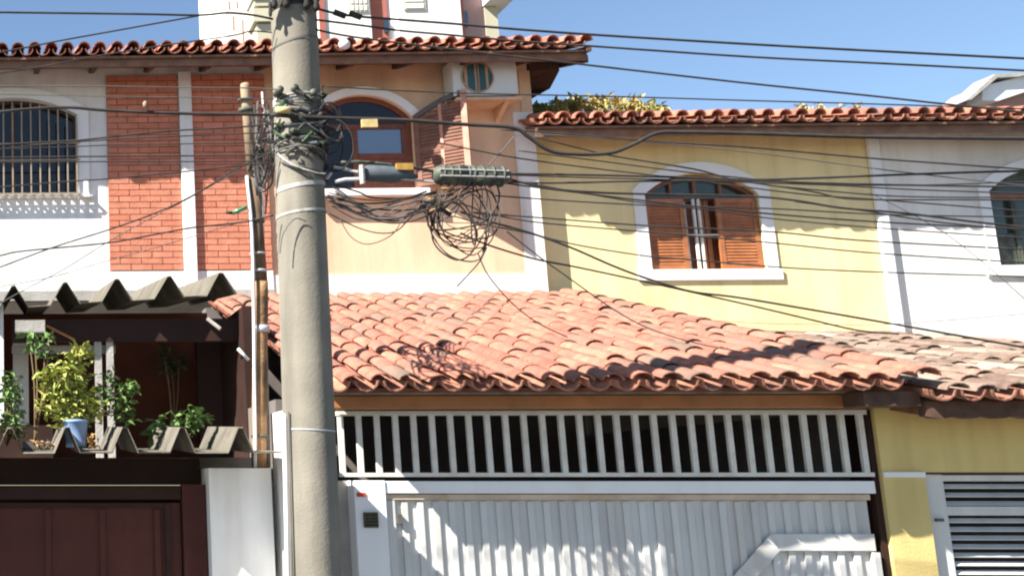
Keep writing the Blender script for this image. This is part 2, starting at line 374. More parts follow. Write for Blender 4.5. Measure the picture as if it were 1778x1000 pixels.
# --- orange house
H2 = thing('orange_house', 'orange plastered house with arched window behind the concrete pole', 'house', (4.3, 12.5, 0))
wall2 = wall_arch(MB(), 2.88, 5.80, 4.5, 7.2, YF, YF+.2, 3.40, 4.50, 5.74, 6.58, .26).build('wall', 'orange', H2)
MB().box(2.88, 5.80, YF+.2, 19, 4.5, 7.15).build('house_block', 'offwhite', H2)
MB().box(2.885, 5.82, YF-.014, YF-.002, 4.5, 4.80).build('base_band', 'white', wall2)
MB().box(5.60, 5.822, YF-.012, YF-.001, 4.803, 6.62).build('corner_strip', 'white', wall2)
MB().box(5.70, 5.822, YF-.010, YF-.001, 6.623, 7.10).build('corner_strip', 'orange', wall2)
Ao = [(3.36, 6.60)] + arch(3.36, 4.54, 6.60, .285)[1:-1] + [(4.54, 6.60)]
wo2 = MB().band(Ao, .09, YF-.04, YF-.001).build('window', 'white_clean', H2)
MB().box(3.33, 4.60, YF-.13, YF-.001, 5.655, 5.735).build('sill', 'white_clean', wo2, bevel=.008)
A = [(3.43, 5.74), (3.43, 6.58)] + arch(3.43, 4.47, 6.58, .235)[1:-1] + [(4.47, 6.58), (4.47, 5.74)]
MB().band(A, .06, YF+.05, YF+.11).build('window_frame', 'wood_frame', wo2)
for z in (5.745, 6.465): MB().box(3.46, 4.44, YF+.06, YF+.10, z, z+.055).build('window_rail', 'wood_frame', wo2)
MB().box(3.84, 3.905, YF+.055, YF+.10, 5.80, 6.46).build('mullion', 'wood_frame', wo2)
MB().box(3.905, 4.40, YF+.045, YF+.09, 6.12, 6.18).build('window_rail', 'wood_frame', wo2)
MB().box(4.39, 4.44, YF+.05, YF+.10, 5.80, 6.46).build('stile', 'wood_frame', wo2)
MB().box(3.905, 4.39, YF+.07, YF+.078, 6.18, 6.46).build('pane', 'glass_sky_reflect', wo2)
MB().box(3.905, 4.39, YF+.06, YF+.078, 5.80, 6.12).build('lower_panel', 'wood_frame', wo2)
MB().box(3.46, 3.84, YF+.07, YF+.078, 5.80, 6.46).build('pane', 'glass_dark', wo2)
MB().prism([(3.46, 6.52), (4.44, 6.52)] + list(reversed(arch(3.46, 4.44, 6.57, .22))), YF+.07, YF+.078).build('pane', 'glass_dark', wo2)
# open shutters, hinged at the jambs
def shutter(hx, ang, width, z0, z1, rise_out, side):
    rot = Matrix.Rotation(ang, 3, 'Z'); h = Vector((hx, YF-.03, 0))
    def P(u, v, z): return h + rot @ Vector((side*u, v, 0)) + Vector((0, 0, z))
    sh_ = MB()
    def quadbox(u0, u1, v0, v1, za0, za1, zb0, zb1):  # bottom/top at u0 (a) and u1 (b)
        vs = [P(u0,v0,za0),P(u1,v0,zb0),P(u1,v1,zb0),P(u0,v1,za0),P(u0,v0,za1),P(u1,v0,zb1),P(u1,v1,zb1),P(u0,v1,za1)]
        return MB().add(vs, [(0,3,2,1),(4,5,6,7),(0,1,5,4),(1,2,6,5),(2,3,7,6),(3,0,4,7)])
    zt = lambda u: z1 + rise_out*math.sin(min(1, u/width)*math.pi/2)
    leaf = quadbox(0, .06, -.018, .018, z0, zt(0), z0, zt(.06)).build('shutter', 'wood_shut', wo2)
    quadbox(width-.06, width, -.018, .018, z0, zt(width-.06), z0, zt(width)).build('stile', 'wood_pink', leaf)
    quadbox(width*.48, width*.54, -.017, .017, z0+.07, zt(width*.48)-.05, z0+.07, zt(width*.54)-.05).build('stile', 'wood_pink', leaf)
    n = 6
    for i in range(n):
        u0 = .06 + (width-.12)*i/n; u1 = .06 + (width-.12)*(i+1)/n
        quadbox(u0, u1, -.019, .019, zt(u0)-.06, zt(u0), zt(u1)-.06, zt(u1)).build('top_rail', 'cable_grey', leaf)
    quadbox(.06, width-.06, -.017, .017, z0, z0+.07, z0, z0+.07).build('rail', 'wood_shut', leaf)
    zm = (z0+z1)/2
    quadbox(.06, width-.06, -.017, .017, zm-.03, zm+.03, zm-.03, zm+.03).build('rail', 'wood_shut', leaf)
    quadbox(.06, width-.06, -.004, .004, z0+.07, z1-.06, z0+.07, z1-.06+rise_out*.5).build('shutter_board', 'wood_shut', leaf)
    z = z0+.085
    while z < z1 + rise_out*.55:
        u0 = .062
        if z > z1-.05: u0 = max(.062, width*2/math.pi*math.asin(min(1, (z+.09-z1)/rise_out)))
        if u0 < width-.1 and not (zm-.05 < z < zm+.03):
            quadbox(u0, width-.062, -.014, -.005, z, z+.022, z, z+.022).build('slat', 'wood_shut', leaf)
        z += .038
shutter(4.50, R(-36), .57, 5.77, 6.58, .19, 1)
shutter(3.40, R(14), .38, 5.77, 6.58, .20, -1)
# air-conditioner shelf is part of the wall; the unit stands on it
MB().box(4.86, 5.56, YF-.36, YF-.001, 6.65, 6.68).build('shelf', 'orange', wall2)
for x in (4.96, 5.40): MB().prismx([(YF-.001, 6.50), (YF-.001, 6.649), (YF-.30, 6.649)], x, x+.05).build('shelf_bracket', 'orange', wall2)
eave_roof(H2, 2.874, 19, 11.87, 7.195, .28, 'tile_up', 3.0, x_end=6.2)
vb = MB().prismx([(11.89, 7.09), (11.89, 7.14), (13.6, 7.60), (13.6, 7.47), (12.6, 7.20)], 6.16, 6.215).build('verge_board', 'wood_dark', H2)
MB().prismx([(12.5, 7.10), (12.5, 7.25), (13.6, 7.5), (13.6, 7.05), (12.75, 6.98)], 5.825, 6.158).build('gable_soffit', 'wood_dark', H2)

ac = thing('air_conditioner', 'white outdoor air conditioner unit under the orange house eave', 'air conditioner', (5.19, 12.3, 6.681))
acy = 12.17
b = MB().box(4.85, 5.54, acy, acy+.28, 6.705, 7.13).build('casing', 'ac', ac, bevel=.012)

fc = Vector((5.11, 0, 6.915)); fr = .168
MB().band([(fc.x+fr*math.cos(a), fc.z+fr*math.sin(a)) for a in [2*math.pi*k/40 for k in range(41)]], .014, acy-.014, acy-.001).build('fan_ring', 'ac_grille', ac)
MB().prism([(fc.x+fr*.97*math.cos(2*math.pi*k/36), fc.z+fr*.97*math.sin(2*math.pi*k/36)) for k in range(36)], acy-.006, acy-.002).build('fan_opening', 'ac_dark', ac)
for k, (dx, wd) in enumerate(((-.125, .03), (-.02, .02), (.01, .012), (.10, .028))):
    hh = math.sqrt(max(.001, fr*fr - dx*dx))*.96
    MB().box(fc.x+dx-wd/2, fc.x+dx+wd/2, acy-.012, acy-.007, fc.z-hh, fc.z+hh).build('grille_bar', 'ac_grille', ac)
for x in (4.90, 5.43): MB().box(x, x+.06, acy+.02, acy+.26, 6.681, 6.704).build('foot', 'cable_grey', ac)

# --- yellow house
YY = 12.645
H3 = thing('yellow_house', 'yellow plastered house with arched wooden window under a red tile eave', 'house', (7.6, YY, 0))
wall3 = wall_arch(MB(), 5.826, 9.47, 4.0, 6.38, YY, YY+.2, 7.01, 8.25, 4.86, 5.72, .22).build('wall', 'yellow', H3)
MB().box(5.83, 9.47, YY+.2, 19, 4.0, 6.4).build('house_block', 'offwhite', H3)
Ao = [(6.955, 4.86), (6.955, 5.73)] + arch(6.955, 8.305, 5.73, .275)[1:-1] + [(8.305, 5.73), (8.305, 4.86)]
wo3 = MB().band(Ao, .125, YY-.02, YY-.001).build('window', 'white_clean', H3)
MB().box(6.86, 8.40, YY-.028, YY-.001, 4.735, 4.858).build('sill', 'white_clean', wo3, bevel=.006)
MB().prism([(7.01, 5.70), (8.25, 5.70)] + list(reversed(arch(7.01, 8.25, 5.72, .22))), YY+.12, YY+.13).build('transom_pane', 'glass_green', wo3)
A = [(7.03, 5.70)] + arch(7.03, 8.23, 5.71, .20)[1:-1] + [(8.23, 5.70)]
MB().band(A, .05, YY+.07, YY+.115).build('transom_frame', 'wood_shut', wo3)
for x in (7.36, 7.62, 7.90): MB().box(x-.015, x+.015, YY+.08, YY+.115, 5.70, 5.91).build('transom_bar', 'wood_shut', wo3)
MB().box(7.01, 8.25, YY+.06, YY+.12, 5.665, 5.70).build('window_rail', 'cable_grey', wo3)
MB().box(7.01, 8.25, YY+.19, YY+.195, 4.86, 5.665).build('inner_board', 'wood_frame', wo3)
def leaf(x0, x1, yv):
    l = MB().box(x0, x1, yv+.012, yv+.03, 4.87, 5.66).build('shutter', 'wood_red', wo3)
    MB().box(x0, x0+.05, yv, yv+.011, 4.87, 5.66).build('stile', 'wood_red', l)
    MB().box(x1-.05, x1, yv, yv+.011, 4.87, 5.66).build('stile', 'wood_red', l)
    for z in (4.87, 5.24, 5.61): MB().box(x0+.051, x1-.051, yv, yv+.011, z, z+.05).build('rail', 'wood_red', l)
    for z0 in (4.925, 5.295):
        for k in range(9):
            MB().add([(x0+.051, yv+.002, z0+k*.035), (x1-.051, yv+.002, z0+k*.035), (x1-.051, yv+.0118, z0+.03+k*.035), (x0+.051, yv+.0118, z0+.03+k*.035),
                      (x0+.051, yv+.0118, z0+k*.035), (x1-.051, yv+.0118, z0+k*.035)], [(0,1,2,3), (0,4,5,1), (0,3,4), (1,5,2)]).build('slat', 'wood_red', l)
leaf(7.02, 7.455, YY+.03); leaf(7.80, 8.24, YY+.03)
for x, wd, yv, m in ((7.49, .045, .14, 'curtain'), (7.665, .035, .11, 'wood_red'), (7.72, .05, .12, 'wood_red')):
    MB().box(x, x+wd, YY+yv, YY+yv+.03, 4.865, 5.66).build('inner_leaf', m, wo3)
for x in (7.56, 7.615): MB().box(x, x+.022, YY+.045, YY+.075, 4.865, 5.66).build('centre_bar', 'grille_cream', wo3)
for z in (5.245, ): MB().box(7.457, 7.798, YY+.03, YY+.042, z, z+.014).build('crossbar', 'grille_cream', wo3)
eave_roof(H3, 5.72, 21, 12.13, 6.43, .28, 'tile_up', 3.0, rafters=False)

# --- off-white house at the right
H4 = thing('grey_white_house', 'off-white house with dark arched window at the right edge', 'house', (11.5, YY, 0))
wall4 = wall_arch(MB(), 9.473, 14.5, 3.6, 6.38, YY, YY+.2, 10.70, 12.1, 4.88, 5.72, .25).build('wall', 'offwhite', H4)
MB().box(9.473, 14.5, YY+.2, 19, 3.6, 6.4).build('house_block', 'offwhite', H4)
MB().box(9.46, 9.585, YY-.06, YY-.001, 4.0, 6.36).build('pilaster', 'white_clean', wall4, bevel=.02)
Ao = [(10.645, 4.88), (10.645, 5.73)] + arch(10.645, 12.155, 5.73, .31)[1:-1] + [(12.155, 5.73), (12.155, 4.88)]
wo4 = MB().band(Ao, .11, YY-.02, YY-.001).build('window', 'white_clean', H4)
MB().box(10.55, 12.25, YY-.028, YY-.001, 4.75, 4.878).build('sill', 'white_clean', wo4, bevel=.006)
MB().prism([(10.70, 4.88), (12.1, 4.88)] + list(reversed(arch(10.70, 12.1, 5.72, .25))), YY+.14, YY+.15).build('pane', 'glass_green', wo4)
A = [(10.74, 4.9), (10.74, 5.71)] + arch(10.74, 12.06, 5.71, .22)[1:-1] + [(12.06, 5.71), (12.06, 4.9)]
MB().band(A, .08, YY+.08, YY+.135).build('window_frame', 'closure', wo4)
MB().box(10.78, 12.02, YY+.09, YY+.13, 5.64, 5.70).build('window_rail', 'wood_shut', wo4)
for x in (11.0, 11.38): MB().box(x, x+.05, YY+.09, YY+.13, 4.9, 5.64).build('mullion', 'closure', wo4)
MB().box(10.78, 10.99, YY+.10, YY+.125, 4.9, 5.25).build('panel', 'closure', wo4)
eave_roof(H4, 9.46, 27, 12.13, 6.43, .28, 'tile_up', 3.0, rafters=False)

# ------------------------------------------------------------------ garage under the red tile roof
G = thing('garage', 'garage with weathered red clay tile roof and grille above the white gate', 'garage', (4.1, 8.3, 0))
YG = 8.2
gx0 = 2.19; ncol = 20; per = .1885
rz = lambda y: 3.209 + .287*(y-7.745)
roofG = MB().prismx([(7.92, rz(7.92)-.085), (12.46, rz(12.46)-.085), (12.46, rz(12.46)-.115), (7.92, rz(7.92)-.115)], gx0, gx0+ncol*per).build('roof', 'tile_under', G)
tile_roof(roofG, gx0, ncol, 7.745, 3.209, .287, 14, .347, 'tile', period=per, rndz=.02)
vm = tile_mesh('verge_tile', 'tile', .085, .066, .44)
for k in range(14):
    s = k*.347; ang = math.atan(.287)
    piece('verge_tile', vm, roofG, (gx0+ncol*per+.03, 7.735+s*math.cos(ang), 3.237+s*math.sin(ang)), (ang-.02, .1, 0))
MB().box(gx0, gx0+ncol*per, 7.98, 8.015, 3.138, 3.225).build('mortar_course', 'mortar_fill', roofG)
MB().box(2.20, 5.86, 8.02, 8.15, 3.045, 3.133).build('beam', 'wood_beam', G, bevel=.006)
MB().box(5.62, 5.98, 7.82, 8.014, 3.04, 3.134).build('beam', 'wood_dark', G)

gfr = MB().box(2.29, 5.90, YG, YG+.035, 3.008, 3.04).build('grille', 'grille_cream', G)
MB().box(2.29, 5.90, YG, YG+.035, 2.585, 2.613).build('bottom_rail', 'grille_cream', gfr)
bar = MB().box(-.018, .018, 0, .028, 2.613, 3.008).mesh('bar', 'grille_cream')
for k in range(29):
    piece('bar', bar, gfr, (2.315 + k*.1265, YG+.004+random.uniform(-.002, .002), 0), (0, random.uniform(-.004, .004)*0, 0))
MB().box(2.38, 2.597, YG, YG+.22, .14, 2.56).build('pillar', 'white_clean', G, bevel=.005)
MB().box(2.598, 5.90, YG+.01, YG+.20, 2.472, 2.556).build('lintel', 'white_clean', G, bevel=.004)
MB().box(1.862, 1.90, 7.66, 8.35, .14, 3.03).build('shading_wing_wall', 'white', G)  # wall hidden behind the pole, added to shade the gate pillar and gate
MB().box(5.905, 5.945, YG+.03, YG+.25, .14, 3.04).build('door_post', 'brown_dark', G)
MB().box(1.83, 2.379, YG+.16, YG+.36, .14, 2.56).build('side_wall', 'conc_dark', G)
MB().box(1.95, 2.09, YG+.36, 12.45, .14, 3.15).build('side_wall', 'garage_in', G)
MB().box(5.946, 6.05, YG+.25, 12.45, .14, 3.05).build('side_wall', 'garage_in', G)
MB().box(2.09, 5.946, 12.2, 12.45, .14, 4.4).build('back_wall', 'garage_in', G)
MB().box(2.43, 2.53, YG-.02, YG-.001, 2.24, 2.345).build('intercom', 'box_olive', G, bevel=.006)
for k in range(4): MB().box(2.44, 2.52, YG-.024, YG-.0205, 2.255+k*.022, 2.263+k*.022).build('intercom_slot', 'brown_dark', G)
MB().box(2.395, 2.455, YG-.008, YG-.001, 2.45, 2.478).build('plate', 'red_mark', G)

gate = thing('garage_gate', 'white ribbed sheet metal garage gate below the long grille', 'gate', (4.2, 8.3, .14))
gy = YG+.055
MB().box(2.605, 5.86, gy, gy+.02, .16, 2.425).build('sheet', 'gate_white', gate)
MB().box(2.602, 5.87, gy-.028, gy+.03, 2.427, 2.466).build('top_rail', 'gate_tan', gate, bevel=.004)
rib = MB().prism([(-.021, 0), (.021, 0), (.021, 1), (-.021, 1)], -.019, -.001).mesh('rib', 'gate_white')
for k in range(30):
    x = 2.73 + k*.1075
    if x < 5.83: piece('rib', rib, gate, (x, gy, .17), sc=(1, 1, 2.245))
MB().box(2.605, 2.66, gy-.03, gy-.001, .16, 2.424).build('stile', 'gate_white', gate)
MB().band([(4.55, 1.48), (4.985, 1.93), (5.20, 2.145), (5.86, 2.145)], .115, gy-.034, gy-.0255).build('raised_border', 'gate_white', gate, bevel=.004)
MB().box(5.83, 5.87, gy-.05, gy-.0005, .16, 2.08).build('stile', 'gate_white', gate)
MB().box(2.665, 2.70, gy-.05, gy-.026, 2.27, 2.33).build('latch', 'cable_grey', gate)

# ------------------------------------------------------------------ yellow front at the lower right
F2 = thing('yellow_garage', 'ochre yellow street front with grey weathered tile roof at lower right', 'garage', (7.6, 8.3, 0))
fw_ = MB().box(5.95, 11.5, YG, YG+.2, 2.615, 3.06).box(5.95, 6.23, YG, YG+.2, .14, 2.615)
fw_.build('wall', 'yellow2', F2)
MB().box(5.952, 6.228, YG-.012, YG-.001, 2.58, 2.615).build('stringcourse', 'white_clean', F2)
MB().box(6.06, 11.5, 12.3, 12.6, .14, 4.0).build('back_wall', 'garage_in', F2)
rz2 = lambda y: 3.135 + .205*(y-7.7)
wp = lambda x, y: -.07*max(0, x-9.0)*max(0, (y-7.7)/5)
roofF = MB().prismx([(7.9, rz2(7.9)-.085), (12.6, rz2(12.6)-.085), (12.6, rz2(12.6)-.2), (7.9, rz2(7.9)-.2)], 6.06, 9.2).build('roof', 'tile_under', F2)
tile_roof(roofF, 6.05, 28, 7.70, 3.135, .205, 14, .355, 'tile_tan', period=.187, warp=wp, rndz=.03,
          visible=lambda x, y: x < .905*y + .15)
sc_ = [(6.02, 3.075)]; x = 6.02
bot = []
while x < 11.3:
    for k in range(6): bot.append((x + .187*k/6, 2.975 - .018*math.sin(math.pi*k/6)))
    x += .187
MB().prism(bot + [(x, 2.975), (x, 3.068), (6.02, 3.068)], 7.84, 7.90).build('fascia', 'wood_dark', F2)
lg = thing('louvred_gate', 'white louvred metal gate in the ochre wall, lower right corner', 'gate', (7.2, 8.25, .14))
ly = YG+.05
MB().box(6.235, 6.385, ly, ly+.05, .16, 2.60).build('stile', 'gate_white', lg, bevel=.004)
for z0, z1 in ((2.555, 2.595), (2.325, 2.385)): MB().box(6.386, 8.4, ly+.004, ly+.045, z0, z1).build('rail', 'gate_white', lg)
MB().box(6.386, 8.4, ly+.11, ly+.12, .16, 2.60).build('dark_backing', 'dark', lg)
z = 2.52
while z > .3:
    if not 2.31 < z < 2.40:
        rot = Matrix.Rotation(R(-35), 3, 'X')
        MB().obox((7.39, ly+.03, z), 2.0, .044, .007, Matrix.Rotation(R(35), 3, 'X')).build('slat', 'gate_white', lg)
    z -= .0575
MB().box(6.29, 6.34, ly-.02, ly-.001, 2.285, 2.305).build('keyhole_plate', 'cable_grey', lg)

# ------------------------------------------------------------------ left front: gate, pillar, veranda, corrugated roofs
BG = thing('brown_gate', 'dark brown metal gate in shade under the corrugated sheet roof', 'gate', (0, 8.45, .14))
by = 8.36
MB().box(-2.5, 1.20, by, by+.02, .16, 2.405).build('panel', 'brown_metal', BG)
for k in range(10): MB().box(-2.45+k*.385, -2.41+k*.385, by-.014, by-.001, .2, 2.36).build('rib', 'brown_metal', BG)
MB().box(-2.5, 1.205, by-.02, by+.03, 2.43, 2.515).build('top_rail', 'brown_dark', BG)
MB().box(1.215, 1.375, by-.03, by+.05, .14, 2.535).build('frame_post', 'brown_metal', BG)
MB().box(1.09, 1.13, by-.025, by-.001, .16, 2.40).build('stile', 'brown_dark', BG)
MB().box(-2.5, 1.09, by-.02, by-.002, 2.37, 2.404).build('rail', 'brown_dark', BG)

V = thing('veranda', 'dark shaded veranda with terracotta wall behind the potted plants', 'veranda', (0, 10.5, 0))
MB().box(-2.6, 2.05, 9.0, 12.3, 2.55, 2.74).build('floor_slab', 'conc_dark', V)
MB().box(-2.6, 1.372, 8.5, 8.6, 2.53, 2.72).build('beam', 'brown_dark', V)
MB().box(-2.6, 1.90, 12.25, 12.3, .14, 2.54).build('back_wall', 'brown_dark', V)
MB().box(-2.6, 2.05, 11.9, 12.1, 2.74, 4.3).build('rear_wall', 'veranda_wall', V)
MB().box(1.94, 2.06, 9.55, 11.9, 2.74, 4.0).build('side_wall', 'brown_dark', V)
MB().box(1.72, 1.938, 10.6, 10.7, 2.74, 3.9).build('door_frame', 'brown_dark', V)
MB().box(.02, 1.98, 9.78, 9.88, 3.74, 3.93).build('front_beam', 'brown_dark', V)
MB().box(.02, .92, 9.97, 10.0, 3.66, 3.73).build('rail', 'conc_dark', V)
for x in (.725, .825): MB().box(x, x+.06, 9.80, 9.86, 2.74, 3.739).build('post', 'conc_dark', V)
MB().box(-.62, -.05, 9.75, 10.0, 2.74, 4.06).build('column', 'white', V)
MB().box(.03, .17, 10.35, 10.55, 2.74, 3.95).build('column', 'white', V)
MB().box(-2.6, .34, 9.2, 9.25, 2.741, 3.0).build('dark_filler_board', 'brown_dark', V)  # dark board added to stand in for the shade behind the lower sheet
MB().box(-2.6, -2.5, 9.3, 12.0, 2.74, 4.1).build('side_wall', 'white', V)  # left wall out of view, added to keep the veranda dark
MB().box(-2.6, -.625, 9.6, 9.75, 2.74, 4.0).build('front_wall', 'white', V)
MB().box(.05, .30, 9.60, 9.72, 3.80, 3.90).build('beam_end', 'conc_dark', V)
MB().tube([at(80, 565, 9.7), at(130, 590, 9.75)], .012).build('batten', 'wood_beam', V)
MB().tube([at(360, 553, 9.55), at(383, 571, 9.5)], .016).build('stub', 'mortar_fill', V)
WP = solo(MB().box(1.384, 1.815, YG, YG+.40, .14, 2.645), 'gate_pillar', 'white', 'white plastered gate pillar between the brown gate and concrete pole', 'pillar', (1.6, 8.4, .14))

def corrugated(name, label, xs0, n, per, hgt, y0, y1, z0, slope, tilt, flat, m, th=.012, tail=0):
    prof = []
    for k in range(n):
        x = xs0 + k*per; side = (per*(1-flat) - .03)/2
        prof += [(x, 0), (x+per*flat, 0), (x+per*flat+side, hgt), (x+per*flat+side+.03, hgt)]
    prof.append((xs0+n*per, 0))
    if tail: prof.append((xs0+n*per+tail, 0))
    N = len(prof); vs = []; ys = [y0 + (y1-y0)*i/4 for i in range(5)]
    J = random.Random(3)
    for dz in (0, -th):
        for y in ys:
            for x, z in prof: vs.append((x + J.uniform(-.003, .003), y + (J.uniform(-.012, .012) if y == y0 else 0), z0 + z + dz + slope*(y-y0) + tilt*(x-xs0) + J.uniform(-.003, .003)*0))
    fs = []
    for i in range(4):
        for k in range(N-1):
            a = i*N+k; fs.append((a, a+1, a+1+N, a+N)); o = 5*N; fs.append((o+a, o+a+N, o+a+N+1, o+a+1))
    for k in range(N-1): fs.append((k, 5*N+k, 5*N+k+1, k+1)); fs.append((4*N+k, 4*N+k+1, 9*N+k+1, 9*N+k))
    for i in range(4): fs.append((i*N, (i+1)*N, 5*N+(i+1)*N, 5*N+i*N)); fs.append((i*N+N-1, 5*N+i*N+N-1, 5*N+(i+1)*N+N-1, (i+1)*N+N-1))
    mb = MB().add(vs, fs)
    return solo(mb, name, m, label, 'roof sheet', (xs0+n*per/2, y0, z0))
corrugated('corrugated_roof', 'lower grey corrugated sheet roof carrying the potted plants over the brown gate', -2.225, 10, .385, .165, 7.80, 9.0, 2.745, .055, 0, .55, 'fibre', tail=.19, th=.009)
corrugated('corrugated_roof', 'upper grey corrugated sheet roof shading the veranda, below the brick panels', -2.46, 10, .437, .185, 9.60, 12.1, 3.875, .12, .055, .42, 'fibre', th=.008)

# ------------------------------------------------------------------ plants
def leaves(mb, c, rad, n, size, rnd, flat=.5):
    for _ in range(n):
        while True:
            p = Vector((rnd.uniform(-1, 1), rnd.uniform(-1, 1), rnd.uniform(-1, 1)))
            if p.length < 1: break
        p = Vector(c) + Vector((p.x*rad[0], p.y*rad[1], p.z*rad[2]))
        d = Vector((rnd.gauss(0, 1), rnd.gauss(0, 1), rnd.gauss(-.2, flat))).normalized()
        s = d.cross(Vector((rnd.gauss(0, .4), rnd.gauss(0, .4), 1))).normalized(); L = size*rnd.uniform(.6, 1.3); W = L*.5
        up = s.cross(d)*L*.12
        mb.add([p, p+d*L*.45+s*W*.5+up, p+d*L, p+d*L*.45-s*W*.5+up], [(0, 1, 2), (0, 2, 3)])
    return mb
def fol(mb, parent, m): return mb.build('foliage', m, parent, kind='stuff')
rnd = random.Random(11)
b0 = at(132, 776, 8.25)
bush = thing('potted_bush', 'yellow green leafy bush in a blue pot on the lower corrugated roof', 'plant', b0)
MB().lathe(b0 + Vector((0, 0, .0)), [(.07, 0), (.075, .03), (.072, .035), (.085, .17), (.092, .175), (.092, .19), (.08, .19)], 20).build('pot', 'pot_blue', bush, smooth=True)
top = b0 + Vector((0, 0, .18))
cl = [(112, 650, 26, 130), (140, 615, 22, 100), (125, 690, 34, 190), (90, 700, 26, 110), (85, 670, 18, 60), (155, 700, 26, 120), (110, 715, 32, 120), (75, 655, 14, 26), (130, 655, 24, 100), (165, 720, 22, 60)]
fy = MB(); fg = MB(); st = MB()
for x, y, r, n in cl:
    c = at(x, y, 8.3); k = r/236; leaves(fy, c, (k, k*.9, k), int(n*.85), .07, rnd); st.tube(smooth_path([top, (top+c)/2 + Vector((rnd.uniform(-.03, .03), 0, .03)), c], 4), .005, 5)
for x, y, r, n in [(205, 690, 30, 120), (225, 672, 16, 40), (190, 655, 14, 40), (215, 720, 20, 50), (175, 690, 20, 60)]:
    c = at(x, y, 8.35); k = r/236; leaves(fg, c, (k, k*.9, k), n, .06, rnd); st.tube([top, (top+c)/2 + Vector((0, 0, .02)), c], .005, 5)
fol(fy, bush, 'leaf_y'); fol(fg, bush, 'leaf_g'); st.build('stem', 'stem', bush)
def shrub(name, label, base, blobs, m, size, cat='plant', Y=None):
    t = thing(name, label, cat, base); mb = MB(); s = MB()
    for x, y, r, n in blobs:
        c = at(x, y, Y); k = r/(1900/Y); leaves(mb, c, (k, k*.8, k), n, size, rnd); s.tube(smooth_path([base, (Vector(base)+c)/2 + Vector((.02, 0, .03)), c], 4), .005, 5)
    fol(mb, t, m); s.build('stem', 'stem', t)
    return t
shrub('climbing_sprig', 'tall thin sprig of pointed green leaves beside the white column', at(60, 770, 8.6), [(60, 595, 16, 34), (78, 612, 12, 24), (85, 585, 9, 12), (50, 583, 8, 10)], 'leaf_g', .085, Y=8.6)
shrub('fern_clump', 'feathery grey green plant at the left edge above a green clump', at(12, 775, 8.4), [(15, 660, 20, 60), (28, 690, 16, 50), (20, 720, 18, 60), (8, 690, 16, 40), (22, 742, 22, 90), (-15, 735, 25, 90)], 'leaf_g', .06, Y=8.4)
shrub('broad_leaf_plant', 'low green plant with drooping leaves on the sheet roof right of the bush', at(320, 772, 8.5), [(345, 722, 20, 46), (325, 728, 20, 40), (300, 740, 16, 30), (278, 735, 14, 22), (262, 752, 10, 14)], 'leaf_g', .085, Y=8.5)
shrub('shadow_plant', 'dark plant hanging in the shaded veranda against the terracotta wall', at(300, 765, 10.9), [(285, 615, 14, 22), (298, 640, 18, 30), (280, 600, 8, 10), (310, 625, 10, 16)], 'leaf_d', .09, Y=10.9)
dl = MB(); leaves(dl, at(70, 772, 8.2), (.09, .12, .025), 60, .05, rnd); leaves(dl, at(160, 765, 8.15), (.04, .05, .06), 40, .045, rnd)
o = dl.build('dry_leaf_litter', 'dead'); o['kind'] = 'stuff'; tag(o, 'brown dry leaves lying in the lower corrugated roof trough', 'leaves')
tub = MB(); c = at(62, 778, 8.2); tub.box(c.x-.09, c.x+.10, c.y-.06, c.y+.08, c.z-.005, c.z+.045)
solo(tub, 'plant_tray', 'cable_grey', 'flat dark tray of dead stems left of the blue pot', 'tray', (c.x, c.y, c.z))
wd = MB()
for _ in range(260):
    x = rnd.uniform(920, 1155); Yv = rnd.uniform(13.0, 13.9); p = at(x, 200, Yv); zb = 6.475+.28*(Yv-12.27)
    topy = 171 + 14*abs((x-1040)/115)**1.5 + rnd.uniform(-3, 12)
    q = at(x + rnd.uniform(-10, 10), topy, Yv)
    leaves(wd, (q.x, q.y, q.z-.03), (.05, .08, .05), 4, .09, rnd, 1.0)
    wd.tube([(p.x, Yv, zb), q], .004, 4, cap=False)
for _ in range(16):
    x = rnd.choice((1395, 1412, 1425, 1455, 1490)) + rnd.uniform(-8, 8); q = at(x, rnd.uniform(181, 188), 12.8); leaves(wd, q, (.03, .04, .03), 4, .06, rnd, 1.0); wd.tube([(q.x, q.y, 6.60), q], .003, 4, cap=False)
o = wd.build('roof_weeds', 'weed'); o['kind'] = 'stuff'; tag(o, 'dry yellow and green weeds growing on top of the yellow house roof', 'weeds')

# ------------------------------------------------------------------ concrete utility pole and slim service pole
PY = 6.8
pole = thing('utility_pole', 'thick weathered round concrete utility pole hung with cables', 'utility pole', (1.695, PY, .14))
def pc(z): return Vector((1.723 + (z-2.013)*.0141, PY, z))
def pr(z): return .1495 - (z-2.013)*.0036
shaft = MB().tube([pc(z) for z in [.0, 1.5, 3, 4.5, 6, 7.5, 8.3]], [pr(z) for z in [.0, 1.5, 3, 4.5, 6, 7.5, 8.3]], 40).build('shaft', 'concrete', pole, smooth=True)
def strap(z, h, m='steel', g=.004, tilt=0):
    mb = MB(); r = pr(z)+g; n = 28; vs = []
    for dz in (0, h):
        for k in range(n):
            a = 2*math.pi*k/n; vs.append(pc(z) + Vector((r*math.cos(a), r*math.sin(a), dz + tilt*math.cos(a)*r)))
    mb.add(vs, [(k, (k+1) % n, n+(k+1) % n, n+k) for k in range(n)])
    mb.build('strap', m, pole, smooth=True)
for z, h, m, t in ((4.265, .026, 'strap_grey', .12), (4.11, .016, 'strap_grey', .1), (4.80, .045, 'strap_grey', .05), (4.735, .03, 'cable_grey', 0), (2.83, .008, 'steel', -.05), (4.56, .02, 'black', 0), (4.64, .03, 'cable_grey', .1), (5.40, .05, 'black', 0), (5.18, .012, 'cable_grey', .2)):
    strap(z, h, m, tilt=t)
MB().tube([Vector((1.534, PY-.07, 1.0)), Vector((1.577, PY-.07, 2.93))], .012, 8).build('conduit', 'pvc', pole, smooth=True)
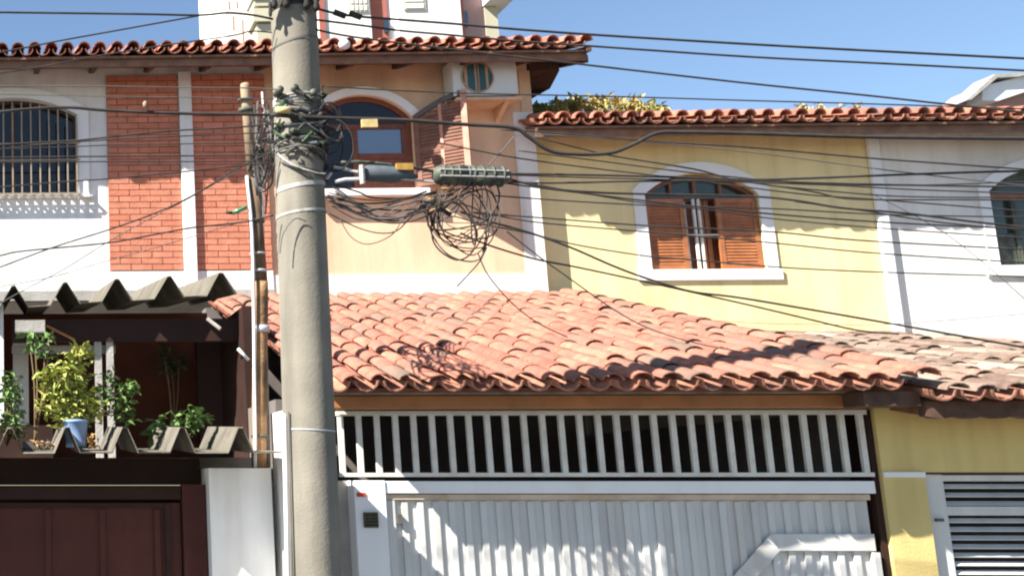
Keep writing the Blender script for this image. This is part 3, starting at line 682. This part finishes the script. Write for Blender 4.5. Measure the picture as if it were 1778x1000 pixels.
MB().tube([Vector((1.556, PY-.085, 1.0)), Vector((1.599, PY-.085, 2.94))], .006, 8).build('conduit', 'cable_grey', pole, smooth=True)
for px, py, s in ((476, 2, .022), (497, 0, .025), (533, 2, .025), (549, 6, .022), (469, 16, .012)):
    c = at(px, py, PY-.16); MB().lathe(c, [(s*.5, -.05), (s, -.03), (s*.7, 0), (s, .02), (s*.5, .05)], 12).build('insulator', 'black', pole, smooth=True)
MB().box(1.45, 2.15, PY-.19, PY-.15, 5.47, 5.53).build('bracket', 'closure', pole)
for px, py in ((487, 155), (513, 152), (545, 160)):
    c = at(px, py, PY-.16); MB().tube([c, c+Vector((0, .1, 0))], .022, 10).build('bolt', 'closure', pole, smooth=True)
# cable clamps, loops and fittings strapped to the shaft
for i in range(46):
    a = rnd.uniform(-2.75, -.05); z = rnd.gauss(4.58, .115); z = min(4.84, max(4.33, z)); r = pr(z) + .012
    p = pc(z) + Vector((r*math.cos(a), r*math.sin(a), 0)); L = rnd.uniform(.03, .13)
    m = rnd.choice(['black', 'cable_grey', 'black', 'black', 'closure', 'closure', 'steel', 'leaf_d', 'bluegrey'])
    t = Vector((-math.sin(a), math.cos(a), rnd.uniform(-1.4, 1.4))).normalized()
    MB().tube([p - t*L/2, p + Vector((math.cos(a), math.sin(a), 0))*rnd.uniform(.0, .03), p + t*L/2], rnd.uniform(.006, .016), 6).build('clamp', m, pole)
for i in range(15):
    P = []; a0 = rnd.uniform(-2.9, -2.2); a1 = rnd.uniform(-.7, .2); z0 = rnd.uniform(4.38, 4.82); z1 = z0 + rnd.uniform(-.16, .12); dip = rnd.uniform(-.09, .03)
    for k in range(7):
        t = k/6; a = a0 + (a1-a0)*t; z = z0 + (z1-z0)*t + dip*math.sin(math.pi*t); r = pr(z) + .012 + .025*math.sin(math.pi*t)*rnd.random()
        P.append(pc(z) + Vector((r*math.cos(a), r*math.sin(a), 0)))
    MB().tube(smooth_path(P, 3), rnd.choice([.004, .005, .006]), 5).build('wrapped_cable', rnd.choice(['black', 'black', 'cable_grey', 'cable_white']), pole)
for i in range(9):      # coil of loops on the right side of the pole
    c = pc(4.58) + Vector((.15 + rnd.uniform(-.03, .05), -.09 + rnd.uniform(-.05, .05), rnd.uniform(-.10, .14))); r = rnd.uniform(.05, .17)
    rot = Matrix.Rotation(rnd.uniform(-.5, .5), 3, 'Z') @ Matrix.Rotation(rnd.uniform(-.4, .4), 3, 'X')
    MB().tube([c + rot @ Vector((r*.75*math.cos(2*math.pi*k/18), 0, r*math.sin(2*math.pi*k/18))) for k in range(19)], rnd.choice([.003, .004, .006]), 5).build('cable_loop', rnd.choice(['black', 'black', 'cable_grey']), pole)
MB().tube([at(478, 192, PY-.17), at(505, 191, PY-.19)], .022, 8).build('marker', 'tag_yellow', pole, smooth=True)
arc_ = [at(486, 440, PY-.15), at(492, 405, PY-.155), at(512, 380, PY-.16), at(532, 385, PY-.155)]
MB().tube(smooth_path(arc_, 5), .0035, 5).build('wrapped_cable', 'cable_grey', pole)

SY = 8.3
sp = thing('service_pole', 'slim rusty service pole with white conduit left of the concrete pole', 'pole', (1.757, SY, 2.65))
def sc2(z): return Vector((1.745 + .0*(z-2.75), SY, z))
MB().tube([Vector((1.757, SY, 2.65)), Vector((1.757, SY, 2.75)), Vector((1.822, SY, 3.9)), Vector((1.822, SY, 3.98))], .053, 18).build('shaft', 'rust', sp, smooth=True)
MB().tube([Vector((1.822, SY, 3.98)), Vector((1.798, SY, 4.75))], .051, 18).build('joint', 'pipe_dark', sp, smooth=True)
MB().tube([Vector((1.798, SY, 4.75)), Vector((1.773, SY, 5.46)), Vector((1.771, SY, 5.485))], [.037, .036, .03], 18).build('pipe_top', 'pale_pipe', sp, smooth=True)
MB().tube(smooth_path([Vector((1.716, SY-.06, 2.65)), Vector((1.742, SY-.06, 3.4)), Vector((1.765, SY-.06, 4.3)), Vector((1.747, SY-.05, 4.76))], 4), .012, 10).build('conduit', 'pvc', sp, smooth=True)
MB().tube([Vector((1.834, SY+.05, 2.65)), Vector((1.875, SY+.05, 4.9))], .014, 8).build('conduit', 'conc_dark', sp, smooth=True)
for z, m, h in ((3.61, 'steel', .05), (4.05, 'steel', .018), (4.42, 'cable_grey', .02), (5.26, 'closure', .03), (5.35, 'cable_grey', .01), (4.18, 'steel', .012), (2.86, 'closure', .02)):
    cx = 1.82 if 3.5 < z < 4.6 else (1.78 if z > 4.6 else 1.775)
    MB().tube([Vector((cx-.006, SY, z)), Vector((cx-.006, SY, z+h))], .059, 18).build('band', m, sp, smooth=True)
for (a, b_, m, r) in (((440, 268), (470, 262), 'green_glass', .016), ((404, 370), (428, 360), 'green_glass', .016), ((392, 369), (404, 370), 'black', .012), ((436, 283), (462, 280), 'black', .02), ((440, 290), (447, 340), 'bluegrey', .009), ((455, 160), (462, 250), 'cable_white', .008)):
    MB().tube([at(*a, SY-.06), at(*b_, SY-.06)], r, 8).build('fitting', m, sp, smooth=True)
MB().tube([at(413, 605, SY-.05), at(432, 625, SY-.05)], .011, 8).build('stub_pipe', 'pvc', sp, smooth=True)
for i in range(26):
    P = [at(rnd.uniform(430, 448), rnd.uniform(160, 340), SY-.05)]; y = rnd.uniform(170, 330)
    P.append(at(rnd.uniform(445, 465), y, rnd.uniform(7.4, 7.9))); P.append(at(rnd.uniform(455, 475), y + rnd.uniform(-60, 60), rnd.uniform(7.0, 7.6)))
    P.append(at(rnd.uniform(472, 482), rnd.uniform(180, 300), 6.85))
    MB().tube(smooth_path(P, 4), rnd.choice([.004, .005, .007]), 5).build('lead_in_cable', rnd.choice(['black', 'black', 'cable_grey']), sp)

# ------------------------------------------------------------------ cables along the street
def wire(label, pts, r=.006, m='black', Y=6.72, group='cables strung from the pole', name='cable', Y1=None):
    n = len(pts)
    P = [at(p[0], p[1], p[2] if len(p) > 2 else (Y + ((Y1-Y)*i/(n-1) if Y1 else 0))) for i, p in enumerate(pts)]
    S = smooth_path(P, 5)
    if pts[-1][0] > 1780 or pts[-1][0] < 0:          # run on to the next pole along the street
        e = P[-1]; d = (P[-1] - P[-2]).normalized()
        S += [e + Vector((d.x*L, d.y*L, d.z*(L - L*L*.03))) for L in (1, 2.5, 5, 8, 11)]
    return solo(MB().tube(S, r*.86, 6), name, m, label, 'cable', tuple(P[0]), group, smooth=True)
wire('topmost black cable crossing the blue sky to the right', [(545, 14), (600, 27), (697, 35), (789, 42), (880, 50), (1032, 61), (1280, 76), (1500, 88), (1778, 102), (1900, 108)], .0085)
wire('second cable crossing the sky, just below the topmost one', [(548, 35), (629, 45), (697, 54), (778, 61), (900, 72), (1032, 81), (1298, 99), (1540, 111), (1778, 123), (1900, 129)], .0075)
wire('third sky cable sloping down behind the far white gable', [(548, 52), (616, 65), (800, 88), (973, 108), (1280, 143), (1514, 167), (1640, 181), (1900, 208)], .007)
wire('thin cable skimming just above the weeds on the yellow roof', [(560, 150), (680, 157), (800, 162), (973, 166), (1137, 170), (1298, 175), (1514, 181), (1800, 190)], .005)
wire('thickest black cable with a deep dip across the yellow wall', [(470, 200), (560, 205), (700, 209), (800, 216), (890, 222), (918, 238), (955, 262), (1000, 268), (1060, 266), (1100, 251), (1140, 232), (1190, 230), (1300, 232), (1500, 238), (1778, 241), (1900, 242)], .0135, Y=6.63)
wire('upper cable leaving the splice closure over the wooden window top', [(880, 302), (960, 303), (1113, 306), (1298, 312), (1400, 310), (1500, 306), (1703, 299), (1850, 296)], .008)
wire('straight cable leaving the splice closure at mid height', [(878, 316), (935, 318), (1016, 317), (1097, 315), (1298, 314), (1420, 318), (1600, 322), (1850, 326)], .007)
wire('lower cable from the closure crossing the top of the shutters', [(880, 310), (946, 326), (1029, 334), (1113, 337), (1298, 341), (1379, 348), (1460, 361), (1568, 370), (1698, 386), (1850, 402)], .0075)
wire('cable from the closure sagging across the wooden shutters', [(875, 318), (935, 326), (1113, 348), (1230, 361), (1344, 372), (1487, 383), (1650, 392), (1850, 400)], .006)
wire('cable slanting from the shutter over the yellow wall to the window arch', [(760, 248), (800, 256), (900, 275), (1043, 294), (1113, 302), (1240, 318), (1400, 338), (1500, 345), (1850, 372)], .005)
wire('cable passing just above the arched wooden window', [(930, 238), (1000, 256), (1070, 272), (1205, 294), (1280, 313), (1406, 332), (1460, 344), (1527, 347), (1703, 347), (1850, 350)], .0055)
wire('high cable crossing the shaded yellow wall below the thick one', [(870, 225), (1005, 235), (1150, 247), (1298, 256), (1500, 274), (1622, 283), (1778, 294), (1850, 299)], .006)
wire('faint thin cable crossing the upper yellow wall', [(905, 232), (1043, 240), (1280, 262), (1460, 285), (1600, 303), (1850, 330)], .004, 'cable_grey')
wire('cable crossing the middle of the wooden window', [(820, 368), (859, 372), (935, 378), (1124, 392), (1344, 403), (1487, 417), (1719, 430), (1850, 436)], .0055)
wire('cable just below the one crossing the middle of the wooden window', [(820, 370), (859, 374), (940, 387), (1124, 403), (1333, 421), (1500, 438), (1730, 453), (1850, 460)], .005)
wire('cable crossing the bottom of the wooden window', [(840, 390), (913, 404), (1005, 426), (1124, 445), (1178, 449), (1352, 464), (1541, 473), (1778, 480), (1850, 482)], .005)
wire('heavy cable slanting under the window sill to the lower right', [(800, 368), (854, 386), (913, 402), (989, 429), (1070, 464), (1137, 488), (1205, 507), (1298, 519), (1560, 564), (1778, 603), (1850, 616)], .0075)
wire('cable slanting down beside the heavy one to the grey tile roof', [(800, 405), (849, 426), (930, 450), (1002, 464), (1124, 490), (1205, 508), (1298, 529), (1400, 553), (1487, 573), (1560, 580)], .0065, Y1=7.6)
wire('long cable dropping across the red tiles from the white corner', [(880, 402), (935, 445), (984, 480), (1070, 540), (1137, 574), (1232, 601), (1330, 616)], .0045, Y1=7.55, m='cable_grey')
wire('short cable dropping over the red tiles from the tangle', [(830, 440), (849, 480), (894, 531), (940, 564), (985, 585)], .0045, Y1=7.6, m='cable_grey')
wire('thin low cable over the white wall above the grey tiles', [(1180, 552), (1300, 560), (1400, 563), (1560, 562), (1778, 545), (1850, 540)], .003, 'cable_grey', Y=9.5)
wire('thin cable crossing the right house wall to its window', [(1344, 323), (1450, 333), (1560, 341), (1710, 343), (1850, 340)], .005)
wire('cable fanning towards the dark right window sill', [(1380, 350), (1500, 366), (1600, 382), (1690, 392), (1850, 405)], .005)
wire('thin cable running just under the upper closure cable', [(884, 304), (1000, 308), (1150, 312), (1298, 317), (1450, 322), (1600, 330), (1850, 338)], .005)
wire('cable sagging lowest across the shaded half of the shutters', [(884, 312), (1000, 333), (1113, 352), (1240, 366), (1344, 380), (1500, 394), (1700, 408), (1850, 416)], .0045)
wire('thin cable rising slightly to the right house eave', [(900, 262), (1043, 280), (1200, 300), (1400, 318), (1560, 322), (1720, 318), (1850, 312)], .0045)
wire('cable crossing the white pilaster at its lit top', [(860, 340), (1000, 350), (1160, 358), (1330, 362), (1520, 372), (1700, 376), (1850, 377)], .005)
wire('faint grey cable slanting across the sunlit right wall', [(1500, 330), (1620, 392), (1700, 450), (1780, 520), (1850, 585)], .003, 'cable_grey', Y=8.5)
# left side
wire('topmost cable crossing the sky at upper left', [(-80, 21), (0, 22), (240, 25), (345, 27), (395, 23), (440, 27), (474, 34)], .008)
wire('cable slanting from the top left cable down to the tiles', [(350, 27), (300, 36), (200, 54), (100, 72), (40, 84), (-80, 106)], .006)
wire('cable slanting across the left eave to the white wall', [(472, 57), (435, 55), (400, 63), (280, 80), (151, 101), (81, 115), (0, 127), (-80, 138)], .005)
wire('thin high cable crossing both brick panels', [(480, 156), (420, 153), (300, 152), (150, 150), (0, 150), (-80, 150)], .004, 'cable_grey')
wire('thick cable bundle entering the pole from the left', [(480, 200), (420, 199), (297, 197), (184, 192), (121, 187), (60, 189), (0, 195), (-80, 205)], .011)
wire('cable sloping down left from the pole over the brick panels', [(480, 215), (416, 221), (305, 227), (221, 235), (135, 244), (60, 248), (0, 252), (-80, 256)], .006)
wire('cable crossing the window bars and brick at mid height', [(475, 230), (330, 236), (186, 243), (81, 251), (0, 259), (-80, 266)], .0045)
wire('straight level cable across the lower window bars', [(475, 268), (416, 270), (313, 271), (151, 272), (0, 274), (-80, 275)], .0055)
wire('level cable just under the straight one across the window bars', [(475, 280), (297, 281), (186, 281), (0, 282), (-80, 283)], .0045)
wire('cable crossing the shaded brick just above the sunlit part', [(475, 282), (416, 288), (313, 299), (186, 311), (135, 314), (0, 325), (-80, 331)], .005)
wire('long diagonal cable from the pole down to the left edge', [(478, 262), (416, 291), (332, 341), (270, 370), (189, 399), (94, 429), (0, 464), (-80, 494)], .0055)
wire('cable running low across the sunlit brick', [(475, 374), (421, 386), (337, 395), (270, 407), (186, 422), (40, 436), (0, 444), (-80, 460)], .006)
wire('thin diagonal cable below the long diagonal one', [(420, 292), (340, 338), (270, 375), (186, 421), (110, 468), (35, 507), (-60, 562)], .0035, 'cable_grey')
wire('faint cable crossing the foot of the sunlit brick', [(420, 385), (270, 430), (186, 453), (94, 480), (0, 498), (-80, 515)], .003, 'cable_grey')
wire('thin cable across the upper brick below the high one', [(475, 172), (350, 170), (200, 168), (100, 166), (-80, 163)], .003, 'cable_grey')
wire('level cable crossing the brick between the window bar cables', [(475, 248), (330, 250), (200, 252), (100, 256), (-80, 262)], .004)

# ------------------------------------------------------------------ splice closure, junction boxes, tags, hanging loops
sc1 = thing('splice_closure', 'ribbed dark grey cable splice closure hanging right of the pole', 'cable splice', at(815, 307, 6.7))
a = at(752, 304, 6.7); b_ = at(884, 307, 6.7)
MB().tube([a, a+(b_-a)*.04, a+(b_-a)*.08, a+(b_-a)*.45], [.03, .05, .058, .06], 18).build('body', 'closure', sc1, smooth=True)
MB().tube([a+(b_-a)*.45, a+(b_-a)*.9, b_], [.058, .056, .035], 18).build('end_half', 'closure', sc1, smooth=True)
for t in (.10, .2, .3, .43, .5, .62, .75, .88): MB().tube([a+(b_-a)*t, a+(b_-a)*(t+.025)], .064, 18).build('rib', 'bluegrey' if t in (.43, ) else 'closure', sc1, smooth=True)
for dy in (-.02, .018): MB().tube([a+(b_-a)*.05+Vector((0, -.058, dy)), a+(b_-a)*.95+Vector((0, -.055, dy))], .006, 6).build('clamp_bar', 'conc_dark', sc1)
jx = thing('cable_junction', 'blue grey cable junction box between the pole and splice closure', 'cable splice', at(670, 305, 6.7))
a = at(622, 300, 6.7); b_ = at(725, 307, 6.7)
MB().tube([a, a+(b_-a)*.15, a+(b_-a)*.6, a+(b_-a)*.8, b_], [.03, .05, .052, .03, .012], 16).build('body', 'bluegrey', jx, smooth=True)
MB().tube([at(580, 290, 6.74), at(622, 299, 6.7)], .009, 8).build('lead', 'cable_white', jx)
MB().tube([at(582, 316, 6.72), at(600, 312, 6.70), at(628, 311, 6.68)], .012, 8).build('lead', 'steel', jx)
MB().tube([at(628, 287, 6.65), at(630, 320, 6.65)], .016, 8).build('bracket', 'conc_dark', jx)
MB().tube([at(690, 311, 6.68), at(752, 316, 6.69)], .007, 8).build('lead', 'cable_white', jx)
solo(MB().tube([at(575, 283, 6.73), at(625, 281, 6.70), at(700, 288, 6.69), at(752, 298, 6.70)], .010, 8), 'cable', 'closure', 'short thick cable joining the pole to the splice closure', 'cable', group='cables strung from the pole', smooth=True)
c = at(702, 290, 6.66); solo(MB().box(c.x-.048, c.x+.048, c.y-.012, c.y+.012, c.z-.02, c.z+.02), 'cable_tag', 'tag_gold', 'amber tag on the cable left of the splice closure', 'tag', group='cable tags')
c = at(641, 215, 6.60); solo(MB().box(c.x-.046, c.x+.046, c.y-.012, c.y+.005, c.z-.024, c.z+.024), 'cable_tag', 'tag_yellow', 'pale yellow tag on the thick cable before the arched window', 'tag', group='cable tags')
c = at(252, 182, 6.7); solo(MB().lathe(c, [(.006, -.02), (.013, -.01), (.014, .008), (.008, .02)], 10), 'cable_clip', 'pale_pipe', 'small pale clip on the cable before the left brick panel', 'clip', smooth=True)
c = at(690, 28, 6.7); solo(MB().tube([c+Vector((-.04, 0, .02)), c+Vector((.04, 0, -.02))], .022, 10), 'cable_clamp', 'black', 'black clamp on the topmost cable nearest the pole', 'clamp', smooth=True, group='clamps on the top cable') if False else None
for px, py, lb in ((590, 26, 'black clamp on the topmost cable closest to the pole'), (617, 28, 'black clamp on the topmost cable second from the pole')):
    c = at(px, py, 6.7); solo(MB().tube([c+Vector((-.035, 0, .018)), c+Vector((.035, 0, -.012))], .018, 10), 'cable_clamp', 'black', lb, 'clamp', smooth=True, group='clamps on the top cable')
c = at(598, 78, 11.80); solo(MB().lathe(c, [(.02, -.05), (.055, -.03), (.06, .02), (.03, .05)], 14), 'eave_lamp', 'pvc', 'small round white lamp under the eave right of the pole', 'lamp', smooth=True)

lg_ = 'loose cable loops below the splice closure'
def loop(pts, r=.005, m='black', lb='loose dark cable loop drooping between the pole and splice closure'):
    P = [at(p[0], p[1], 6.70 + rnd.uniform(-.06, .06)) for p in pts]
    solo(MB().tube(smooth_path(P, 6), r*.8, 5), 'cable_loop', m, lb, 'cable', tuple(P[0]), lg_, smooth=True)
for k in range(14):
    x0 = 570 + rnd.uniform(-5, 14); y0 = 320 + rnd.uniform(0, 40); x1 = 745 + rnd.uniform(-20, 35); y1 = 328 + rnd.uniform(0, 40); dip = rnd.choice([14, 20, 28, 36, 42, 50])*rnd.uniform(.8, 1.2); sk = rnd.uniform(-25, 25)
    loop([(x0, y0), (x0*.72+x1*.28+sk*.3, y0+dip*.8), ((x0+x1)/2+sk, (y0+y1)/2+dip), (x0*.25+x1*.75+sk*.3, y1+dip*.65), (x1, y1)], rnd.choice([.004, .005, .007]), rnd.choice(['black', 'black', 'cable_grey']))
loop([(590, 380), (610, 412), (640, 424), (680, 408), (705, 375), (745, 352)], .004, 'cable_grey'); loop([(570, 370), (620, 395), (660, 405), (690, 400), (720, 372), (760, 350)], .005)
lb2 = 'loose dark cable coil hanging under the splice closure'
for k in range(13):
    x0 = 740 + rnd.uniform(-6, 40); y0 = 330 + rnd.uniform(-4, 45); cx = 800 + rnd.uniform(-20, 18); cy = 400 + rnd.uniform(-25, 52); x1 = 850 + rnd.uniform(-30, 18); y1 = 355 + rnd.uniform(-25, 50)
    loop([(x0, y0), ((x0+cx)/2-18, (y0+cy)/2+16), (cx, cy), ((cx+x1)/2+16, (cy+y1)/2+14), (x1, y1), (x1-25, y1-32-rnd.uniform(0, 10)), (x0+20, y0+6)], rnd.choice([.0035, .005, .0065]), rnd.choice(['black', 'black', 'cable_grey']), lb2)
loop([(740, 375), (752, 410), (775, 440), (805, 453), (832, 450), (845, 420), (842, 400)], .006, 'cable_grey', lb2); loop([(745, 370), (758, 405), (790, 430), (820, 435), (838, 410), (850, 380)], .005, 'black', lb2)
loop([(822, 322), (820, 360), (818, 400), (822, 425)], .005, 'black', 'short straight cable end hanging from the splice closure')
loop([(845, 430), (832, 455), (812, 478), (794, 497)], .005, 'black', 'loose cable end slanting down over the white base band')
loop([(868, 335), (858, 370), (846, 400), (836, 450)], .005, 'black', 'loose cable end hanging at the right of the tangle')
loop([(895, 235), (872, 262), (850, 285), (846, 292)], .005, 'cable_grey', 'short cable slanting from the thick cable down to the closure')
for k in range(12):
    x = rnd.uniform(742, 790); y = rnd.uniform(328, 372); p = at(x, y, 6.68); L = rnd.uniform(.04, .1); an = rnd.uniform(-.8, .8)
    solo(MB().tube([p-Vector((math.cos(an)*L/2, 0, math.sin(an)*L/2)), p+Vector((math.cos(an)*L/2, 0, math.sin(an)*L/2))], rnd.uniform(.008, .014), 7), 'cable_connector', rnd.choice(['black', 'closure', 'cable_grey', 'rust']), 'small dark connector knotted into the tangle under the splice closure', 'connector', group='connectors in the cable tangle', smooth=True)

# ------------------------------------------------------------------ buildings behind
TY = 55
T = thing('apartment_tower', 'tall white apartment tower with red vertical stripes rising behind the tile roof', 'building', (17.2, TY, 0))
def tx(px): return at(px, 40, TY).x
def tz(py): return at(620, py, TY).z
MB().box(tx(392), tx(436), TY, TY+7.5, 0, 40).build('wall', 'tower_white', T)
MB().box(tx(436), tx(552), TY+.8, TY+7.5, 0, 40).build('wall', 'tower_white', T)
MB().box(tx(552), tx(640), TY-.4, TY+7.5, 0, 40).build('wall', 'tower_white', T)
MB().box(tx(640), tx(672), TY-.1, TY+7.5, 0, 40).build('red_stripe', 'tower_red', T)
MB().box(tx(550), tx(560), TY-.5, TY-.401, 0, 40).build('red_stripe', 'tower_red', T)
MB().tube([Vector((tx(686), TY+.5, 0)), Vector((tx(686), TY+.5, 40))], .55, 20).build('round_pier', 'tower_white', T, smooth=True)
MB().box(tx(688), tx(796), TY-.4, TY+7.5, 0, 40).build('wall', 'tower_white', T)
MB().box(tx(796), tx(802), TY-.3, TY+7.5, 0, 40).build('red_stripe', 'tower_red', T)
MB().box(tx(802), tx(850), TY+.3, TY+7.5, 0, 40).build('pink_wall', 'tower_pink', T)
MB().box(tx(850), tx(886), TY+1.5, TY+7.5, 0, tz(-160)).build('wall', 'tower_cream', T)
MB().box(tx(844), tx(886), TY-.6, TY+1.49, tz(12), tz(-18)).build('balcony', 'tower_white', T)
MB().box(tx(846), tx(868), TY+.2, TY+1.49, tz(90), tz(13)).build('balcony_pier', 'tower_cream', T)
for x0, x1, y0, y1, yy in ((603, 637, -30, 28, TY-.42), (697, 735, -30, 26, TY-.42)):
    wdo = MB().box(tx(x0), tx(x1), yy-.05, yy, tz(y1), tz(y0)).build('window', 'tower_cream', T)
    n = 4 if x0 < 650 else 1
    for i in range(n):
        for j in range(5):
            xx0 = tx(x0)+.08+(tx(x1)-tx(x0)-.1)*i/n; xx1 = tx(x0)-.0+(tx(x1)-tx(x0)-.1)*(i+1)/n; q0 = tz(y1)+.08+(tz(y0)-tz(y1))*j/5; q1 = tz(y1)+(tz(y0)-tz(y1))*(j+1)/5
            MB().box(xx0, xx1, yy-.08, yy-.051, q0, q1).build('pane', 'curtain', wdo)
for x0, x1, y0, y1, yy in ((664, 673, 38, 60, TY-.12), (804, 816, 20, 46, TY+.28)):
    MB().box(tx(x0), tx(x1), yy-.08, yy, tz(y1), tz(y0)).build('window', 'glass', T)
bc = MB().box(tx(430), tx(474), TY-1.4, TY-.001, tz(54), tz(32)).build('balcony', 'tower_cream', T)
MB().box(tx(432), tx(472), TY-1.4, TY-.001, tz(28), tz(18)).build('balcony_rail', 'tower_cream', T)
MB().box(tx(436), tx(472), TY-1.2, TY-.002, tz(90), tz(56)).build('balcony', 'tower_cream', T)
MB().box(tx(428), tx(476), TY-1.5, TY-.001, tz(16), tz(8)).build('slab', 'tower_white', T)
MB().box(tx(440), tx(472), TY-.06, TY-.001, tz(4), tz(-30)).build('window', 'tower_pink', T)
for x, y0, y1 in ((398, 0, 14), (412, 0, 12), (404, 26, 50), (420, 32, 72)):
    MB().box(tx(x), tx(x+2.5), TY-.012, TY-.002, tz(y1), tz(y0)).build('rust_streak', 'rust_streak', T)
FH = thing('far_gable_house', 'white edged sloping roof of a house behind, upper right corner', 'house', (20, 22, 0))
def g(px, py, Y=22): p = at(px, py, Y); return (p.x, p.z)
MB().prism([g(1690, 260), g(1900, 260), g(1900, 108), g(1740, 146), g(1694, 153), g(1655, 186)], 22, 22.6).build('gable_wall', 'tower_pink', FH)
MB().prism([g(1676, 187), g(1703, 187), g(1900, 121), g(1900, 109), g(1676, 162)], 21.6, 21.98).build('barge_board', 'white_clean', FH)
MB().prism([g(1640, 190), g(1650, 188), g(1694, 151), g(1732, 149), g(1900, 107), g(1900, 100), g(1734, 143), g(1690, 145)], 21.5, 22.0).build('roof', 'conc_dark', FH)
